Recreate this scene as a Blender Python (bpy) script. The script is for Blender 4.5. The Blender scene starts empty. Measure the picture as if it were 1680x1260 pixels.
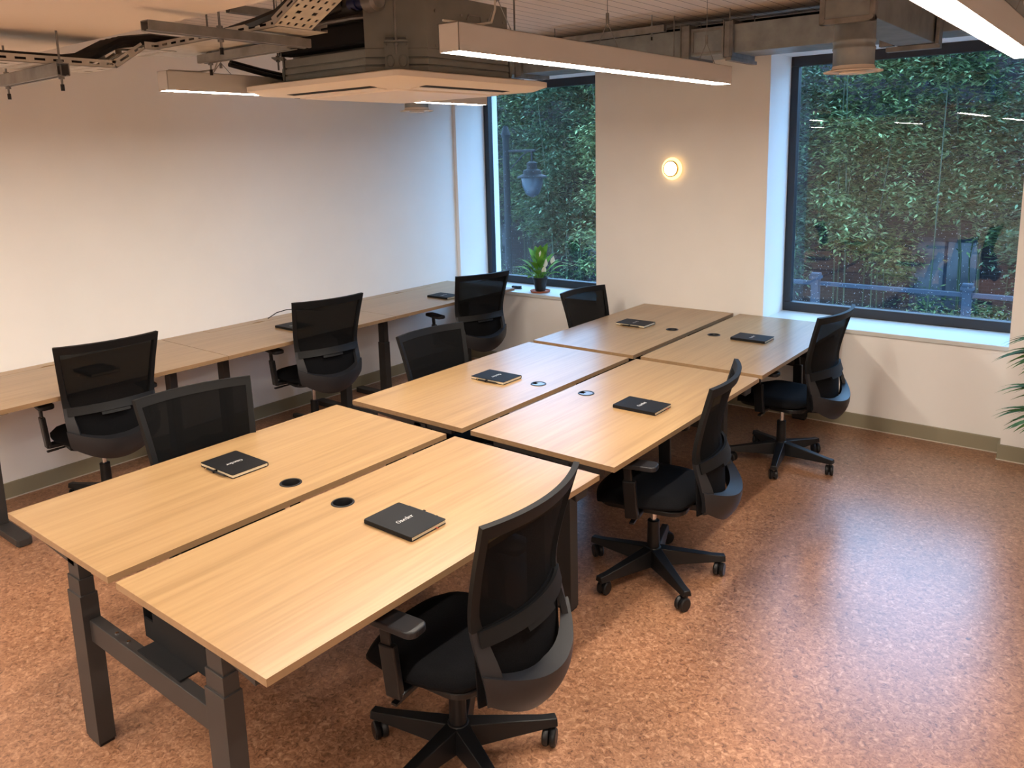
import bpy, bmesh, math, random
from mathutils import Vector, Matrix
PI = math.pi
random.seed(7)
SC = bpy.context.scene
COL = SC.collection

# ------------------------------------------------------------------ camera
cam_data = bpy.data.cameras.new('camera')
cam = bpy.data.objects.new('camera', cam_data)
COL.objects.link(cam)
SC.camera = cam
yaw, pitch, roll, FPX = -0.6706, 0.1816, -0.0249, 1310.1
fw = Vector((math.sin(yaw) * math.cos(pitch), math.cos(yaw) * math.cos(pitch), -math.sin(pitch)))
rt = Vector((math.cos(yaw), -math.sin(yaw), 0))
up = rt.cross(fw)
r2 = rt * math.cos(roll) + up * math.sin(roll)
u2 = -rt * math.sin(roll) + up * math.cos(roll)
M = Matrix((r2, u2, -fw)).transposed().to_4x4()
M.translation = Vector((3.308, -1.033, 2.072))
cam.matrix_world = M
cam_data.sensor_fit = 'HORIZONTAL'
cam_data.sensor_width = 36
cam_data.lens = FPX * 36 / 1680
cam_data.shift_y = -140.3 / 1680
cam_data.clip_start = 0.05
cam_data.clip_end = 200

# ------------------------------------------------------------------ view, world
SC.view_settings.view_transform = 'Standard'
SC.view_settings.look = 'None'
SC.view_settings.exposure = 0.61
SC.view_settings.gamma = 1
SC.view_settings.use_curve_mapping = False
world = bpy.data.worlds.new('overcast_sky')
SC.world = world
world.use_nodes = True
bg = world.node_tree.nodes['Background']
bg.inputs['Color'].default_value = (0.34, 0.60, 1.0, 1)
bg.inputs['Strength'].default_value = 5.4
LED = 74.0          # strength of the linear pendant diffusers
LEDCOL = (1.0, 0.90, 0.78, 1)


# ------------------------------------------------------------------ materials
def lin(c):
    return tuple(((x / 255) / 12.92 if x / 255 <= 0.04045 else ((x / 255 + 0.055) / 1.055) ** 2.4) for x in c) + (1,)


def mat(name, rgb, rough=0.5, metal=0.0, spec=0.5, emit=None, es=0):
    m = bpy.data.materials.new(name)
    m.use_nodes = True
    b = m.node_tree.nodes['Principled BSDF']
    b.inputs['Base Color'].default_value = lin(rgb)
    b.inputs['Roughness'].default_value = rough
    b.inputs['Metallic'].default_value = metal
    b.inputs['Specular IOR Level'].default_value = spec
    if emit:
        b.inputs['Emission Color'].default_value = emit
        b.inputs['Emission Strength'].default_value = es
    return m


def nodes(m):
    nt = m.node_tree
    return nt, nt.nodes, nt.links, nt.nodes['Principled BSDF']


def ramp(nt, stops):
    r = nt.nodes.new('ShaderNodeValToRGB')
    e = r.color_ramp.elements
    while len(e) < len(stops):
        e.new(0.5)
    for i, (p, c) in enumerate(stops):
        e[i].position = p
        e[i].color = lin(c)
    return r


def noisy(name, stops, scale, rough=0.5, detail=4, stretch=(1, 1, 1), bump=0, metal=0.0, spec=0.5, rnd=False, dist=0.0):
    """a material whose colour follows a noise through a ramp, object coordinates"""
    m = mat(name, stops[0][1], rough, metal, spec)
    nt, N, L, b = nodes(m)
    tc = N.new('ShaderNodeTexCoord')
    mp = N.new('ShaderNodeMapping')
    mp.inputs['Scale'].default_value = stretch
    L.new(tc.outputs['Object'], mp.inputs['Vector'])
    if rnd:
        oi = N.new('ShaderNodeObjectInfo')
        mu = N.new('ShaderNodeMath')
        mu.operation = 'MULTIPLY'
        mu.inputs[1].default_value = 37.0
        L.new(oi.outputs['Random'], mu.inputs[0])
        L.new(mu.outputs[0], mp.inputs['Location'])
    n = N.new('ShaderNodeTexNoise')
    n.inputs['Scale'].default_value = scale
    n.inputs['Detail'].default_value = detail
    n.inputs['Distortion'].default_value = dist
    L.new(mp.outputs[0], n.inputs['Vector'])
    r = ramp(nt, stops)
    L.new(n.outputs['Fac'], r.inputs[0])
    L.new(r.outputs[0], b.inputs['Base Color'])
    if bump:
        bp = N.new('ShaderNodeBump')
        bp.inputs['Strength'].default_value = bump
        bp.inputs['Distance'].default_value = 0.002
        L.new(n.outputs['Fac'], bp.inputs['Height'])
        L.new(bp.outputs[0], b.inputs['Normal'])
    return m


M_ = {}
M_['wall'] = noisy('wall_paint', [(0.3, (246, 243, 238)), (0.7, (249, 246, 241))], 3, 0.85, spec=0.25)
M_['skirting'] = mat('skirting_paint', (150, 142, 118), 0.5)
M_['sealant'] = mat('white_sealant', (215, 205, 190), 0.6)
M_['soffit'] = mat('soffit_paint', (226, 218, 208), 0.9, spec=0.1)
M_['sill'] = mat('sill_paint', (214, 216, 212), 0.35)
M_['frame'] = mat('window_frame_metal', (34, 37, 44), 0.4)
M_['black'] = mat('black_plastic', (17, 17, 19), 0.42, spec=0.4)
M_['rim'] = mat('black_mesh_rim', (13, 13, 14), 0.6, spec=0.25)
M_['blackmat'] = mat('black_matt', (20, 20, 22), 0.75, spec=0.3)
M_['charcoal'] = mat('charcoal_plastic', (32, 32, 35), 0.45, spec=0.4)
M_['fabric'] = noisy('black_fabric', [(0.35, (7, 7, 9)), (0.65, (16, 16, 19))], 260, 0.9, spec=0.15, bump=0.4)
M_['desksteel'] = mat('black_powder_coat', (48, 45, 44), 0.5)
M_['chrome'] = mat('chrome', (210, 210, 212), 0.2, 1.0)
M_['galv'] = noisy('galvanised_steel', [(0.3, (128, 134, 136)), (0.7, (156, 162, 163))], 9, 0.42, metal=0.45, stretch=(1, 1, 1))
M_['galvdark'] = noisy('galvanised_strut', [(0.3, (122, 121, 119)), (0.7, (150, 149, 147))], 14, 0.45, metal=0.5)
M_['traysteel'] = noisy('tray_steel', [(0.3, (188, 184, 176)), (0.7, (206, 202, 194))], 20, 0.45, metal=0.35)
M_['hvac'] = noisy('unit_casing_steel', [(0.3, (118, 120, 116)), (0.7, (134, 136, 131))], 6, 0.45, metal=0.25)
M_['white'] = mat('white_plastic', (236, 226, 212), 0.45)
M_['lightbody'] = mat('white_aluminium', (204, 201, 196), 0.5)
M_['cable'] = mat('black_cable', (16, 16, 18), 0.5)
M_['whitecable'] = mat('white_cable', (205, 200, 190), 0.5)
M_['blue'] = mat('blue_fitting', (30, 42, 92), 0.4)
M_['terracotta'] = mat('terracotta', (176, 96, 66), 0.8)
M_['soil'] = mat('soil', (45, 35, 28), 0.95)
M_['leaf'] = noisy('lily_leaf', [(0.3, (66, 116, 36)), (0.7, (128, 180, 62))], 12, 0.65, spec=0.25, rnd=True)
M_['palm'] = noisy('palm_leaf', [(0.3, (44, 76, 36)), (0.7, (78, 118, 56))], 8, 0.7, spec=0.2, rnd=True)
M_['petal'] = mat('white_petal', (236, 236, 226), 0.5)
M_['paper'] = mat('page_block', (214, 198, 168), 0.8)
M_['cover'] = mat('notebook_cover', (13, 13, 15), 0.6, spec=0.25)
M_['print'] = mat('silver_print', (226, 226, 224), 0.4)
M_['orange'] = mat('red_ribbon', (190, 70, 50), 0.6)
M_['led'] = mat('led_diffuser', (255, 255, 255), 0.6, emit=LEDCOL, es=LED)
M_['brass'] = mat('brass', (196, 160, 96), 0.3, 1.0)
M_['lampglow'] = mat('wall_lamp_glass', (255, 240, 210), 0.5, emit=(1.0, 0.62, 0.22, 1), es=1.6)
M_['lampcore'] = mat('wall_lamp_bulb', (255, 255, 255), 0.5, emit=(1.0, 0.80, 0.5, 1), es=7)
M_['brick'] = None
M_['stone'] = mat('painted_railing', (56, 62, 72), 0.8, spec=0.2)
M_['darkmetal'] = mat('lamp_post_iron', (10, 11, 13), 0.6, spec=0.2)


def wood(name, stops):
    m = mat(name, stops[0][1], 0.30, spec=0.7)
    nt, N, L, b = nodes(m)
    tc = N.new('ShaderNodeTexCoord')
    oi = N.new('ShaderNodeObjectInfo')
    add = N.new('ShaderNodeVectorMath')
    add.operation = 'ADD'
    mu = N.new('ShaderNodeMath')
    mu.operation = 'MULTIPLY'
    mu.inputs[1].default_value = 29.0
    L.new(oi.outputs['Random'], mu.inputs[0])
    L.new(tc.outputs['Object'], add.inputs[0])
    L.new(mu.outputs[0], add.inputs[1])
    mp = N.new('ShaderNodeMapping')
    mp.inputs['Scale'].default_value = (55, 2.2, 55)
    L.new(add.outputs[0], mp.inputs['Vector'])
    n = N.new('ShaderNodeTexNoise')
    n.inputs['Scale'].default_value = 1.0
    n.inputs['Detail'].default_value = 5
    n.inputs['Distortion'].default_value = 0.25
    L.new(mp.outputs[0], n.inputs['Vector'])
    mp2 = N.new('ShaderNodeMapping')
    mp2.inputs['Scale'].default_value = (14, 0.5, 14)
    L.new(add.outputs[0], mp2.inputs['Vector'])
    n2 = N.new('ShaderNodeTexNoise')
    n2.inputs['Scale'].default_value = 1.0
    n2.inputs['Detail'].default_value = 3
    L.new(mp2.outputs[0], n2.inputs['Vector'])
    mx = N.new('ShaderNodeMath')
    mx.operation = 'MULTIPLY_ADD'
    mx.inputs[1].default_value = 0.45
    L.new(n2.outputs['Fac'], mx.inputs[0])
    m3 = N.new('ShaderNodeMath')
    m3.operation = 'MULTIPLY'
    m3.inputs[1].default_value = 0.55
    L.new(n.outputs['Fac'], m3.inputs[0])
    L.new(m3.outputs[0], mx.inputs[2])
    r = ramp(nt, stops)
    L.new(mx.outputs[0], r.inputs[0])
    L.new(r.outputs[0], b.inputs['Base Color'])
    return m


M_['oak'] = wood('light_oak_laminate', [(0.33, (151, 119, 80)), (0.5, (166, 133, 92)), (0.66, (175, 143, 101))])
M_['oakedge'] = wood('oak_edge_shaded', [(0.33, (134, 106, 76)), (0.66, (150, 120, 88))])  # darker oak for the edge faces, their shade put into the colour


def cork():
    m = mat('cork_floor', (160, 100, 70), 0.30, spec=1.0)
    nt, N, L, b = nodes(m)
    tc = N.new('ShaderNodeTexCoord')
    n1 = N.new('ShaderNodeTexNoise')
    n1.inputs['Scale'].default_value = 46
    n1.inputs['Detail'].default_value = 6
    n1.inputs['Roughness'].default_value = 0.65
    n1.inputs['Distortion'].default_value = 1.2
    L.new(tc.outputs['Object'], n1.inputs['Vector'])
    r1 = ramp(nt, [(0.30, (88, 56, 40)), (0.42, (150, 104, 76)), (0.55, (177, 129, 97)), (0.72, (216, 172, 138))])
    L.new(n1.outputs['Fac'], r1.inputs[0])
    n2 = N.new('ShaderNodeTexNoise')
    n2.inputs['Scale'].default_value = 2.0
    n2.inputs['Detail'].default_value = 3
    L.new(tc.outputs['Object'], n2.inputs['Vector'])
    r2_ = ramp(nt, [(0.3, (225, 225, 225)), (0.7, (255, 255, 255))])
    L.new(n2.outputs['Fac'], r2_.inputs[0])
    v = N.new('ShaderNodeTexVoronoi')
    v.inputs['Scale'].default_value = 75
    v.inputs['Randomness'].default_value = 1
    L.new(tc.outputs['Object'], v.inputs['Vector'])
    r3 = ramp(nt, [(0.10, (150, 120, 100)), (0.22, (255, 255, 255))])
    L.new(v.outputs['Distance'], r3.inputs[0])
    a = N.new('ShaderNodeMixRGB')
    a.blend_type = 'MULTIPLY'
    a.inputs[0].default_value = 1
    L.new(r1.outputs[0], a.inputs[1])
    L.new(r2_.outputs[0], a.inputs[2])
    c = N.new('ShaderNodeMixRGB')
    c.blend_type = 'MULTIPLY'
    c.inputs[0].default_value = 0.7
    L.new(a.outputs[0], c.inputs[1])
    L.new(r3.outputs[0], c.inputs[2])
    L.new(c.outputs[0], b.inputs['Base Color'])
    bp = N.new('ShaderNodeBump')
    bp.inputs['Strength'].default_value = 0.12
    bp.inputs['Distance'].default_value = 0.001
    L.new(n1.outputs['Fac'], bp.inputs['Height'])
    L.new(bp.outputs[0], b.inputs['Normal'])
    return m


M_['cork'] = cork()


def planks():
    m = mat('white_ceiling_boards', (226, 212, 200), 0.7, spec=0.3)
    nt, N, L, b = nodes(m)
    tc = N.new('ShaderNodeTexCoord')
    sp = N.new('ShaderNodeSeparateXYZ')
    L.new(tc.outputs['Object'], sp.inputs[0])
    d = N.new('ShaderNodeMath')
    d.operation = 'MULTIPLY'
    d.inputs[1].default_value = 1 / 0.105
    L.new(sp.outputs['X'], d.inputs[0])
    f = N.new('ShaderNodeMath')
    f.operation = 'FRACT'
    L.new(d.outputs[0], f.inputs[0])
    r = ramp(nt, [(0.0, (84, 74, 68)), (0.035, (84, 74, 68)), (0.07, (226, 212, 200)), (1.0, (226, 212, 200))])
    L.new(f.outputs[0], r.inputs[0])
    L.new(r.outputs[0], b.inputs['Base Color'])
    return m


M_['planks'] = planks()


def brick():
    m = mat('dark_brick', (70, 48, 44), 0.9)
    nt, N, L, b = nodes(m)
    tc = N.new('ShaderNodeTexCoord')
    mp = N.new('ShaderNodeMapping')
    mp.inputs['Rotation'].default_value = (PI / 2, 0, 0)
    L.new(tc.outputs['Object'], mp.inputs['Vector'])
    br = N.new('ShaderNodeTexBrick')
    br.inputs['Color1'].default_value = lin((50, 36, 35))
    br.inputs['Color2'].default_value = lin((38, 29, 30))
    br.inputs['Mortar'].default_value = lin((56, 54, 56))
    br.inputs['Scale'].default_value = 1.0
    br.inputs['Brick Width'].default_value = 0.22
    br.inputs['Row Height'].default_value = 0.075
    br.inputs['Mortar Size'].default_value = 0.008
    L.new(mp.outputs[0], br.inputs['Vector'])
    L.new(br.outputs[0], b.inputs['Base Color'])
    return m


M_['brick'] = brick()
M_['hedge'] = []
for i, (a, b_) in enumerate([((24, 46, 24), (138, 158, 104)), ((20, 40, 24), (112, 136, 98)), ((26, 52, 26), (154, 170, 110))]):
    M_['hedge'].append(noisy('bamboo_leaf', [(0.35, a), (0.65, b_)], 9, 0.6, detail=2, rnd=True))
M_['culm'] = mat('bamboo_culm', (52, 62, 40), 0.7)


def glass():
    m = bpy.data.materials.new('window_glass')
    m.use_nodes = True
    nt = m.node_tree
    N, L = nt.nodes, nt.links
    N.clear()
    out = N.new('ShaderNodeOutputMaterial')
    tr = N.new('ShaderNodeBsdfTransparent')
    tr.inputs[0].default_value = (0.86, 0.93, 0.95, 1)
    gl = N.new('ShaderNodeBsdfGlossy')
    gl.inputs['Roughness'].default_value = 0.01
    fr = N.new('ShaderNodeFresnel')
    fr.inputs['IOR'].default_value = 1.8
    ge = N.new('ShaderNodeNewGeometry')
    inv = N.new('ShaderNodeMath')
    inv.operation = 'SUBTRACT'
    inv.inputs[0].default_value = 1
    L.new(ge.outputs['Backfacing'], inv.inputs[1])
    mu = N.new('ShaderNodeMath')
    mu.operation = 'MULTIPLY'
    L.new(fr.outputs[0], mu.inputs[0])
    L.new(inv.outputs[0], mu.inputs[1])
    mx = N.new('ShaderNodeMixShader')
    L.new(mu.outputs[0], mx.inputs[0])
    L.new(tr.outputs[0], mx.inputs[1])
    L.new(gl.outputs[0], mx.inputs[2])
    L.new(mx.outputs[0], out.inputs[0])
    return m


M_['glass'] = glass()


def mesh_fabric():
    m = mat('chair_mesh_net', (9, 9, 10), 0.85, spec=0.12)
    nt, N, L, b = nodes(m)
    tr = N.new('ShaderNodeBsdfTransparent')
    mx = N.new('ShaderNodeMixShader')
    mx.inputs[0].default_value = 0.84
    out = N['Material Output']
    L.new(tr.outputs[0], mx.inputs[1])
    L.new(b.outputs[0], mx.inputs[2])
    L.new(mx.outputs[0], out.inputs[0])
    return m


M_['net'] = mesh_fabric()
M_['lantern'] = mat('lantern_glass', (44, 50, 56), 0.3, spec=0.3)
M_['drop'] = mat('rain_drop', (205, 220, 235), 0.08, spec=0.9)


# ------------------------------------------------------------------ geometry helpers
class MB:
    def __init__(self):
        self.bm = bmesh.new()

    def faces(self, vs, fs):
        v = [self.bm.verts.new(p) for p in vs]
        for f in fs:
            try:
                self.bm.faces.new([v[i] for i in f])
            except ValueError:
                pass
        return self

    def box(self, x0, x1, y0, y1, z0, z1, M=None):
        vs = [Vector((x, y, z)) for z in (z0, z1) for y in (y0, y1) for x in (x0, x1)]
        if M:
            vs = [M @ v for v in vs]
        return self.faces(vs, [(0, 2, 3, 1), (4, 5, 7, 6), (0, 1, 5, 4), (2, 6, 7, 3), (0, 4, 6, 2), (1, 3, 7, 5)])

    def rbox(self, x0, x1, y0, y1, z0, z1, r=0.01, seg=3, M=None):
        """box with vertical rounded corners"""
        pts = []
        for cx, cy, a in ((x1 - r, y1 - r, 0), (x0 + r, y1 - r, PI / 2), (x0 + r, y0 + r, PI), (x1 - r, y0 + r, 1.5 * PI)):
            for k in range(seg + 1):
                t = a + PI / 2 * k / seg
                pts.append((cx + r * math.cos(t), cy + r * math.sin(t)))
        return self.prism(pts, z0, z1, M)

    def prism(self, pts, z0, z1, M=None):
        n = len(pts)
        vs = [Vector((p[0], p[1], z0)) for p in pts] + [Vector((p[0], p[1], z1)) for p in pts]
        if M:
            vs = [M @ v for v in vs]
        fs = [tuple(reversed(range(n))), tuple(range(n, 2 * n))]
        fs += [(i, (i + 1) % n, n + (i + 1) % n, n + i) for i in range(n)]
        return self.faces(vs, fs)

    def ringslab(self, outer, hole, z0, z1):
        """flat slab (convex outline) with one hole; both lists hold the same number of points, matched by index"""
        n = len(outer)
        vs = [(p[0], p[1], z0) for p in outer] + [(p[0], p[1], z1) for p in outer] + [(p[0], p[1], z0) for p in hole] + [(p[0], p[1], z1) for p in hole]
        fs = []
        for i in range(n):
            j = (i + 1) % n
            fs += [(i, j, n + j, n + i), (n + i, n + j, 3 * n + j, 3 * n + i), (i, 2 * n + i, 2 * n + j, j), (2 * n + i, 3 * n + i, 3 * n + j, 2 * n + j)]
        return self.faces(vs, fs)

    def lathe(self, prof, n=24, M=None, close=True):
        vs = []
        for r, z in prof:
            for k in range(n):
                a = 2 * PI * k / n
                v = Vector((r * math.cos(a), r * math.sin(a), z))
                vs.append(M @ v if M else v)
        fs = []
        for i in range(len(prof) - 1):
            for k in range(n):
                k2 = (k + 1) % n
                fs.append((i * n + k, i * n + k2, (i + 1) * n + k2, (i + 1) * n + k))
        if close:
            fs.append(tuple(reversed(range(n))))
            fs.append(tuple(range((len(prof) - 1) * n, len(prof) * n)))
        return self.faces(vs, fs)

    def cyl(self, c, r, h, n=20, axis='z'):
        R = {'z': Matrix.Identity(4), 'x': Matrix.Rotation(PI / 2, 4, 'Y'), 'y': Matrix.Rotation(-PI / 2, 4, 'X')}[axis]
        return self.lathe([(r, 0), (r, h)], n, Matrix.Translation(c) @ R)

    def tube(self, path, r, n=8, closed=False):
        path = [Vector(p) for p in path]
        rs = r if isinstance(r, (list, tuple)) else [r] * len(path)
        vs = []
        nrm = None
        for i, p in enumerate(path):
            a = path[max(i - 1, 0)]
            b = path[min(i + 1, len(path) - 1)]
            t = (b - a).normalized()
            if nrm is None:
                nrm = t.orthogonal().normalized()
            nrm = (nrm - t * nrm.dot(t)).normalized()
            bi = t.cross(nrm)
            for k in range(n):
                an = 2 * PI * k / n
                vs.append(p + (nrm * math.cos(an) + bi * math.sin(an)) * rs[i])
        fs = []
        for i in range(len(path) - 1):
            for k in range(n):
                k2 = (k + 1) % n
                fs.append((i * n + k, i * n + k2, (i + 1) * n + k2, (i + 1) * n + k))
        fs.append(tuple(reversed(range(n))))
        fs.append(tuple(range((len(path) - 1) * n, len(path) * n)))
        return self.faces(vs, fs)

    def beam(self, a, b, w, h, upv=(0, 0, 1)):
        """rectangular bar from a to b, width w (sideways) and height h (towards upv)"""
        a, b = Vector(a), Vector(b)
        t = (b - a).normalized()
        s = t.cross(Vector(upv)).normalized()
        u = s.cross(t)
        vs = [p + s * (i * w / 2) + u * (j * h / 2) for p in (a, b) for (i, j) in ((-1, -1), (1, -1), (1, 1), (-1, 1))]
        return self.faces(vs, [(3, 2, 1, 0), (4, 5, 6, 7), (0, 1, 5, 4), (1, 2, 6, 5), (2, 3, 7, 6), (3, 0, 4, 7)])

    def slab(self, S, us, vs_, t):
        """thick curved sheet: S(u, v) -> (point, normal); t thickness along the normal"""
        nu, nv = len(us), len(vs_)
        A, B = [], []
        for v in vs_:
            for u in us:
                p, n = S(u, v)
                A.append(p)
                B.append(p + n * t)
        k = nu * nv
        fs = []
        for j in range(nv - 1):
            for i in range(nu - 1):
                a = j * nu + i
                fs.append((a, a + nu, a + nu + 1, a + 1))
                fs.append((k + a, k + a + 1, k + a + nu + 1, k + a + nu))
        for i in range(nu - 1):
            fs.append((i, i + 1, k + i + 1, k + i))
            a = (nv - 1) * nu + i
            fs.append((a + 1, a, k + a, k + a + 1))
        for j in range(nv - 1):
            a = j * nu
            fs.append((a + nu, a, k + a, k + a + nu))
            a = j * nu + nu - 1
            fs.append((a, a + nu, k + a + nu, k + a))
        return self.faces(A + B, fs)

    def build(self, name, m, parent=None, smooth=False, bevel=0, loc=None, seg=2, sub=0, angle=40):
        bmesh.ops.recalc_face_normals(self.bm, faces=self.bm.faces[:])
        me = bpy.data.meshes.new(name)
        self.bm.to_mesh(me)
        self.bm.free()
        me.materials.append(m)
        o = bpy.data.objects.new(name, me)
        COL.objects.link(o)
        if smooth:
            for p in me.polygons:
                p.use_smooth = True
            me.set_sharp_from_angle(angle=math.radians(angle))
        if bevel:
            bv = o.modifiers.new('bevel', 'BEVEL')
            bv.width = bevel
            bv.segments = seg
            bv.limit_method = 'ANGLE'
            bv.angle_limit = math.radians(40)
        if sub:
            s = o.modifiers.new('subdivision', 'SUBSURF')
            s.levels = s.render_levels = sub
        if loc:
            o.location = loc
        if parent:
            o.parent = parent
        return o


def tag(o, label=None, cat=None, group=None, kind=None):
    if label:
        o['label'] = label
    if cat:
        o['category'] = cat
    if group:
        o['group'] = group
    if kind:
        o['kind'] = kind
    return o


def empty(name, loc=(0, 0, 0), rz=0):
    o = bpy.data.objects.new(name, None)
    o.empty_display_size = 0.1
    COL.objects.link(o)
    o.location = loc
    o.rotation_euler = (0, 0, rz)
    return o


def copy_tree(o, parent=None):
    c = o.copy()
    COL.objects.link(c)
    if parent:
        c.parent = parent
    for ch in list(o.children):
        copy_tree(ch, c)
    return c


def linspace(a, b, n):
    return [a + (b - a) * i / (n - 1) for i in range(n)]


# ------------------------------------------------------------------ room shell
XL, XR, YF, YN, ZC = -2.15, 5.6, 4.97, -4.6, 3.0
O1 = (1.045, 2.95, 0.735, 2.745)     # big window opening x0 x1 z0 z1
O2 = (-2.11, -0.485, 0.735, 2.745)
TY = 5.62                             # outer face of the wall

tag(MB().box(XL - .3, XR + .3, YN - .3, TY, -0.12, 0).build('floor', M_['cork']), 'brown speckled cork floor', kind='structure')
tag(MB().box(XL - .3, XR + .3, YN - .3, TY, ZC, ZC + .15).build('ceiling', M_['planks']), 'white boarded ceiling', kind='structure')
tag(MB().box(XL - .3, XL, YN - .3, TY, 0, ZC).build('wall_left', M_['wall']), kind='structure')
tag(MB().box(XR, XR + .3, YN - .3, TY, 0, ZC).build('wall_right', M_['wall']), kind='structure')
tag(MB().box(XL, XR, YN - .3, YN, 0, ZC).build('wall_near', M_['wall']), kind='structure')
w = MB()
w.box(XL, XR, YF, TY, 0, O1[2])
w.box(XL, XR, YF, TY, O1[3], ZC)
w.box(XL, O2[0], YF, TY, O1[2], O1[3])
w.box(O2[1], O1[0], YF, TY, O1[2], O1[3])
w.box(O1[1], XR, YF, TY, O1[2], O1[3])
tag(w.build('wall_far', M_['wall']), kind='structure')
tag(MB().box(2.71, XR, 4.845, YF, 0, ZC).build('trim_2', M_['wall']), 'projecting wall pier at the right of the big window', kind='structure')
# dropped soffit towards the camera
tag(MB().box(XL, 3.2, YN, 0.48, 2.53, ZC).build('trim_1', M_['soffit']), 'dropped beige soffit above the near end of the room', kind='structure')


def skirting(name, x0, x1, y0, y1):
    b = MB().box(x0, x1, y0, y1, 0.006, 0.105).build(name, M_['skirting'], bevel=0.003)
    tag(b, kind='structure')
    return b


sk = skirting('baseboard_left', XL, XL + .014, YN, YF)
MB().box(XL, XL + .017, YN, YF, 0, .006).build('sealant_bead', M_['sealant'], sk)
sk = skirting('baseboard_far', XL + .014, 2.71, YF - .014, YF)
MB().box(XL + .017, 2.71, YF - .018, YF, 0, .006).build('sealant_bead', M_['sealant'], sk)
sk = skirting('baseboard_pier', 2.696, XR, 4.831, 4.845)
MB().box(2.692, XR, 4.827, 4.845, 0, .006).build('sealant_bead', M_['sealant'], sk)
MB().box(2.696, 2.71, 4.845, YF - .014, 0.0, .105).build('return', M_['skirting'], sk)


def window(name, O, yg=5.40, right_open=False):
    x0, x1, z0, z1 = O
    root = empty(name, ((x0 + x1) / 2, yg, z0))
    tag(root, kind='structure')
    ox, oy, oz = root.location
    f = MB()
    t, d = 0.075, 0.07
    f.box(x0 - ox, x1 - ox, -.0, d, 0, t)
    f.box(x0 - ox, x1 - ox, -.0, d, z1 - oz - t, z1 - oz)
    f.box(x0 - ox, x0 - ox + t * .8, -.0, d, t, z1 - oz - t)
    f.box(x1 - ox - t * .8, x1 - ox, -.0, d, t, z1 - oz - t)
    f.build('window_frame', M_['frame'], root, bevel=0.004)
    MB().box(x0 - ox + t * .8, x1 - ox - t * .8, .030, .036, t, z1 - oz - t).build('glass_pane', M_['glass'], root)
    MB().box(x0 - ox, min(x1, 2.709 if right_open else x1) - ox, YF - oy - .022, 0, -.03, 0.002).build('window_sill', M_['sill'], root, bevel=0.004)
    return root


window('window_1', O1, right_open=True)
window('window_2', O2)

# ------------------------------------------------------------------ bench desks
L1, W1, TZ, TH = 1.60, 0.80, 0.76, 0.025


def desktop(parent, x0, gx, gy, lid):
    """one oak top with a round grommet hole"""
    n = 32
    # outline sampled on a rectangle, matched by angle to the circular hole
    hole, outer = [], []
    rx0, rx1, ry0, ry1 = x0, x0 + W1, 0, L1
    angs = []
    for k in range(n):
        angs.append(2 * PI * k / n)
    corners = [math.atan2(yy - gy, xx - gx) % (2 * PI) for xx in (rx0, rx1) for yy in (ry0, ry1)]
    for c in corners:
        i = min(range(len(angs)), key=lambda q: abs((angs[q] - c + PI) % (2 * PI) - PI))
        angs[i] = c
    angs.sort()
    for a in angs:
        ca, sa = math.cos(a), math.sin(a)
        hole.append((gx + .040 * ca, gy + .040 * sa))
        t = min([(rx1 - gx) / ca if ca > 1e-9 else 1e9, (rx0 - gx) / ca if ca < -1e-9 else 1e9,
                 (ry1 - gy) / sa if sa > 1e-9 else 1e9, (ry0 - gy) / sa if sa < -1e-9 else 1e9])
        outer.append((gx + t * ca, gy + t * sa))
    top = MB().ringslab(outer, hole, TZ - TH + .0015, TZ).build('desktop', M_['oak'], parent)
    top.data.materials.append(M_['oakedge'])
    for p in top.data.polygons:
        if abs(p.normal.z) < .5:
            p.material_index = 1
    g = MB().lathe([(.0365, TZ - .04), (.0365, TZ + .001), (.0375, TZ + .003), (.044, TZ + .003), (.0455, TZ + .0005), (.040, TZ - .002), (.040, TZ - .04)], 32,
                   Matrix.Translation((gx, gy, 0)), close=False)
    gr = g.build('grommet', M_['black'], top, smooth=True)
    if lid:
        pts = [(gx + .036 * math.cos(a), gy + .036 * math.sin(a)) for a in linspace(-2.55, 2.55, 26)]
        pts += [(gx - .008, gy + .014), (gx - .008, gy - .014)]
        MB().prism(pts, TZ - .003, TZ + .001).build('grommet_lid', M_['chrome_lid'], top)
    return top


M_['chrome_lid'] = mat('grommet_lid_plastic', (120, 126, 138), 0.3, 0.3)


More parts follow.
